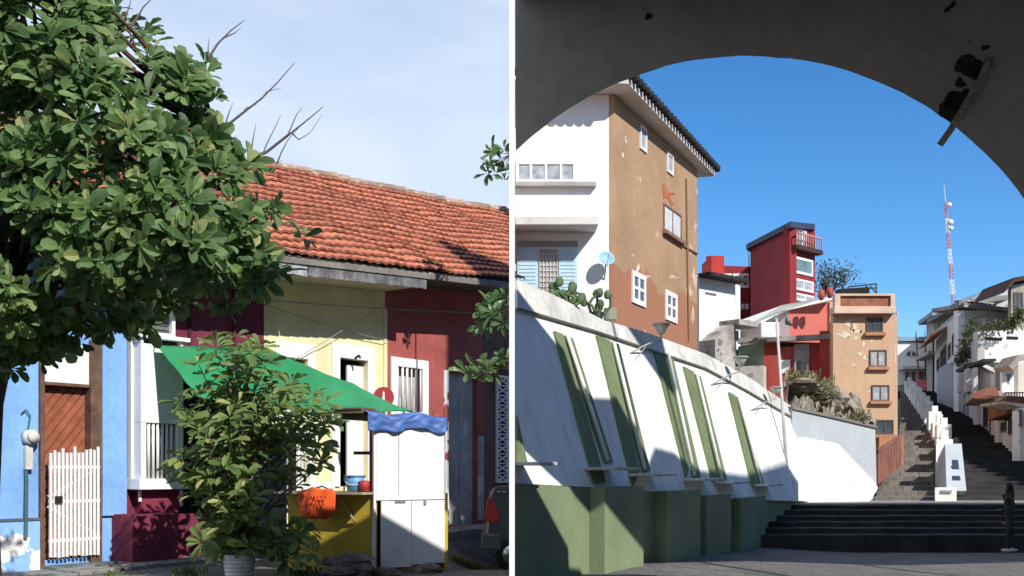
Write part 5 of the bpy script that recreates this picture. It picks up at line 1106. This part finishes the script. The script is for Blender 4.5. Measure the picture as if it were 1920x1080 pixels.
# ---- the row on the right of the stairs (built from far to near)
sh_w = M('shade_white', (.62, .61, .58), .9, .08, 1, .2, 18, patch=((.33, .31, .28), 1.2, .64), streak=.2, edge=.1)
tn = M('tan_wall', (.40, .36, .30), .9, .12, 1, .2, 18, streak=.3)
wn = M('dark_frame', ())
t, pl = hill_house('narrow stained tan house farthest up on the right of the stairs', [(1737, 94), (1738, 88), (1757, 84)], 6, [612, 606, 600], tn)
mb = MB(); pl[1].rect(mb, 1733, 592, 1760, 600, -2, .5); mb.build('cornice', M('blue_grey_edge', ()), t); mb = MB(); pl[1].rect(mb, 1734, 664, 1760, 670, 0, .8); mb.build('balcony', tn, t)
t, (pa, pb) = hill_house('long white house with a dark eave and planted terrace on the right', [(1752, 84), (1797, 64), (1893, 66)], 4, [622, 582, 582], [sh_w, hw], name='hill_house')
mb = MB(); e0, e1 = P(1738, 606, 86), P(1798, 572, 63.5); mb.prism([e0, e1, e1 + V((5, 4, 1)), e0 + V((5, 4, 1))], (0, 0, .3)); mb.build('side_eave', M('eave_grey', (.2, .2, .2)), t)
mb = MB(); pb.rect(mb, 1795, 575, 1892, 582, -2, .5); mb.build('cornice', stc, t); mb = MB()
for k in range(8): pb.rect(mb, 1797 + k * 8, 568, 1801 + k * 8, 575, -.3, .2)
pb.rect(mb, 1795, 566, 1858, 568, -.3, .25); mb.build('balustrade', tn, t)
mb = MB(); e0, e1 = P(1750, 640, 83), P(1775, 615, 72); mb.prism([e0, e1, e1 + V((-1.2, 0, -.7)), e0 + V((-1.2, 0, -.7))], (0, 0, .15)); mb.build('tiled_hood', tile_m, t)
for (x0, y0, x1, y1) in ((1764, 652, 1775, 690), (1778, 645, 1783, 672), (1786, 622, 1796, 660), (1757, 672, 1762, 695)): pa.window(t, x0, y0, x1, y1, wn, M('dark_interior', ()), w=.12, nx=1, ny=2)
mb = MB(); pb.rect(mb, 1838, 598, 1862, 612, 0, .4); mb.build('water_tank', M('old_white', ()), t)
t, (pb,) = hill_house('rooftop penthouse with stained pale walls above the long white house', [(1842, 72), (1896, 72)], 13, [546, 545], M('pale_stained', ())); mb = MB(); pb.rect(mb, 1858, 555, 1866, 575, 0.002, .1); mb.build('door', M('brown_wood', ()), t)
mb = MB(); mb.prism([P(1812, 566, 71), P(1840, 547, 71), P(1843, 547, 71), P(1843, 568, 71)], (0, 3, 0)); mb.build('gable', M('blue_grey_edge', ()), t)
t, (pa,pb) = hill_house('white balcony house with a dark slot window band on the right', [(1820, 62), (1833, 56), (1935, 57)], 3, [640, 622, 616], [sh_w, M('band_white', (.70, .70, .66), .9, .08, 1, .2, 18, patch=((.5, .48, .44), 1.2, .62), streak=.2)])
mb = MB(); pb.rect(mb, 1843, 633, 1878, 638, .001, .05); pb.rect(mb, 1887, 631, 1908, 636, .001, .05); mb.build('slot_window', M('dark_interior', ()), t)
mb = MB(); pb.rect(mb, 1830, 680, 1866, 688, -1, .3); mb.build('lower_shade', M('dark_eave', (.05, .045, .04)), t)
t, (pa,) = hill_house('dark roofed small house at the far right edge above the terrace', [(1896, 60), (1990, 60)], 3, [535, 520], tn); mb = MB(); mb.prism([P(1882, 549, 59), P(1902, 520, 59.5), P(1990, 505, 60), P(1990, 512, 60), P(1904, 528, 59.5)], (0, 4, 0)); mb.build('roof_slab', M('rust_roof', (.07, .03, .025)), t)
pa.window(t, 1900, 548, 1918, 590, wn, glass, w=.1, nx=2)
# curved blue-grey garden wall
mb = MB(); cpts = [(1757, 700, 72), (1762, 690, 71), (1775, 682, 69), (1790, 678, 66), (1806, 680, 63), (1814, 690, 61)]
for i in range(len(cpts) - 1):
    a, b = P(*cpts[i]), P(*cpts[i + 1]); mb.prism([(a.x, a.y, 3), (b.x, b.y, 3), b, a], (.5, .1, 0))
tag(mb.build('curved_wall', M('blue_grey_wall', (.32, .33, .36), .9, .04), None), 'smooth blue grey wall with rounded top beside the dark stairs', 'wall')
# nearer houses along the stairs
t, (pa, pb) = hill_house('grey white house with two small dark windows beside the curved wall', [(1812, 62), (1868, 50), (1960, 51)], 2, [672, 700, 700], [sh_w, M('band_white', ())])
for (x0, y0, x1, y1) in ((1817, 722, 1823, 740), (1826, 712, 1834, 742), (1845, 735, 1852, 800)): pa.window(t, x0, y0, x1, y1, wn, M('dark_interior', ()), w=.07, nx=1)
mb = MB(); pa.poly(mb, [(1812, 692), (1868, 672), (1868, 677), (1812, 698)], 0, .6); mb.build('dark_canopy', M('dark_eave', ()), t)
for (x0, y0, x1, y1) in ((1822, 702, 1826, 735), (1837, 692, 1843, 735), (1853, 690, 1858, 735)): mb = MB(); pa.rect(mb, x0, y0, x1, y1, .6, .8); mb.build('porch_post', sh_w, t)
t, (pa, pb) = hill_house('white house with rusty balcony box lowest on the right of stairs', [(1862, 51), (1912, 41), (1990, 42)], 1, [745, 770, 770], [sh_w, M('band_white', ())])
for (x0, y0, x1, y1) in ((1866, 762, 1872, 790), (1878, 790, 1888, 810), (1892, 785, 1899, 815), (1903, 770, 1916, 800)): pa.window(t, x0, y0, x1, y1, wn, M('dark_interior', ()), w=.06, nx=1)
mb = MB(); pa.poly(mb, [(1850, 750), (1880, 733), (1882, 742), (1852, 760)], 0, 1.2); mb.build('tin_canopy', M('rust_roof2', (.42, .34, .29), .8, .3), t)
mb = MB(); mb.prism([P(1852, 764, 44), P(1888, 742, 43), P(1888, 775, 43), P(1852, 788, 44)], (1.3, .6, 0)); mb.build('balcony_box', M('rust_brown', (.22, .09, .05), .85, .25, 3, .3), t)
mb = MB(); mb.prism([P(1848, 738, 45), P(1870, 728, 44), P(1874, 742, 43.5), P(1850, 748, 45)], (0, 1.2, .1)); mb.build('tile_patch', M('pink_tile', (.60, .30, .2)), t)
mb = MB(); mb.prism([P(1880, 752, 42), P(1925, 758, 41), P(1925, 764, 41), P(1880, 757, 42)], (0, 2, 0)); mb.build('balcony', M('stained_conc', ()), t)
t, (pb,) = hill_house('cream upper house with tan recess above the rusty balcony', [(1872, 47.5), (1990, 47.5)], 3, [690, 664], [M('cream_white', (.68, .64, .56), .9, .1)])
mb = MB(); pb.poly(mb, [(1862, 692), (1880, 672), (1912, 668), (1912, 678), (1882, 684), (1870, 700)], 0, 1.5); mb.build('awning', M('brown_awning', (.38, .32, .27), .9), t)
mb = MB(); pb.rect(mb, 1866, 684, 1908, 745, .002, .05); mb.build('recess', M('tan_recess', (.36, .33, .29), .9, .15), t)
mb = MB(); pb.rect(mb, 1869, 695, 1891, 738, .3, .5); wb_ = mb.build('white_banner', hw, t)
mb = MB(); pb.poly(mb, [(1876, 703), (1886, 703), (1884, 709), (1882, 722), (1880, 722), (1878, 709)], .501, .53); mb.build('banner_emblem', M('grey_emblem', (.25, .25, .24)), wb_)
mb = MB()
for k in range(10): pb.rect(mb, 1868 + k * 5, 740, 1869 + k * 5, 756, .9, .95)
pb.rect(mb, 1866, 738, 1918, 740, .88, .96); mb.build('railing', M('black_metal', ()), t)
tag(MB().tube([P(1800, 572, 63), P(1800, 572, 63) + V((0, 0, .01))], .01, 4).build('finial', stc), 'tiny grey finial at the corner of the white house parapet', 'finial') if False else None
random.seed(18)
for (x0, y0, x1, y1, Y, n, lab) in ((1803, 655, 1828, 600, 60, 300, 'leafy climber hanging beside the white house corner'), (1795, 680, 1812, 655, 62, 260, 'dark climber trailing below the hanging one'), (1838, 618, 1905, 603, 55.5, 170, 'long green planting along the white terrace edge'), (1893, 612, 1918, 585, 53, 320, 'bushy green plant under the dark roofed house')):
    lv = MB()
    for k in range(n):
        a = k / n; p = P(x0 + (x1 - x0) * a + random.gauss(0, 4), y0 + (y1 - y0) * a + random.gauss(0, 6), Y + random.uniform(-.6, .3)); leaf(lv, p, V((random.gauss(0, 1), random.gauss(0, 1), random.gauss(0, .8))), V((0, 0, 1)), .26, .12)
    tag(lv.build('terrace_plant', leafmat('terrace_leaf', (.035, .045, .018), (.13, .14, .05), .6) if 'terrace_leaf' not in bpy.data.materials else bpy.data.materials['terrace_leaf']), lab, 'plant')
# ---- antenna mast
t = thing('antenna_mast', 'red and white lattice antenna mast on the hill behind the houses', 'antenna', P(1790, 600, 118)); m0 = P(1791, 610, 118); m1 = P(1773, 380, 118); NS = 8
for s_ in range(NS):
    a = m0.lerp(m1, s_ / NS); b = m0.lerp(m1, (s_ + 1) / NS); mb = MB(); w0 = .25 - .012 * s_
    cs = [V((w0 * math.cos(k * 2.094), w0 * math.sin(k * 2.094), 0)) for k in range(3)]
    for c_ in cs: mb.tube([a + c_, b + c_], .045, 5)
    for z in range(4):
        for k in range(3): mb.tube([a.lerp(b, z / 4) + cs[k], a.lerp(b, (z + 1) / 4) + cs[(k + 1) % 3]], .022, 4)
    mb.build('mast_section', M('mast_white', (.75, .75, .75), .6) if s_ % 2 == 0 else M('mast_red', (.50, .20, .18), .6), t)
mb = MB(); mb.tube([m1, m1 + V((-.2, 0, 2.2))], [.05, .02], 5); mb.build('spike', M('mast_white', ()), t)
for (f, r) in ((.97, .26), (.83, .30), (.78, .24)): c = m0.lerp(m1, f) + V((.1, -.5, 0)); mb = MB(); mb.tube([c, c + V((0, -.3, 0))], [r, r], 14); mb.build('drum_antenna', M('mast_white', ()), t, True)
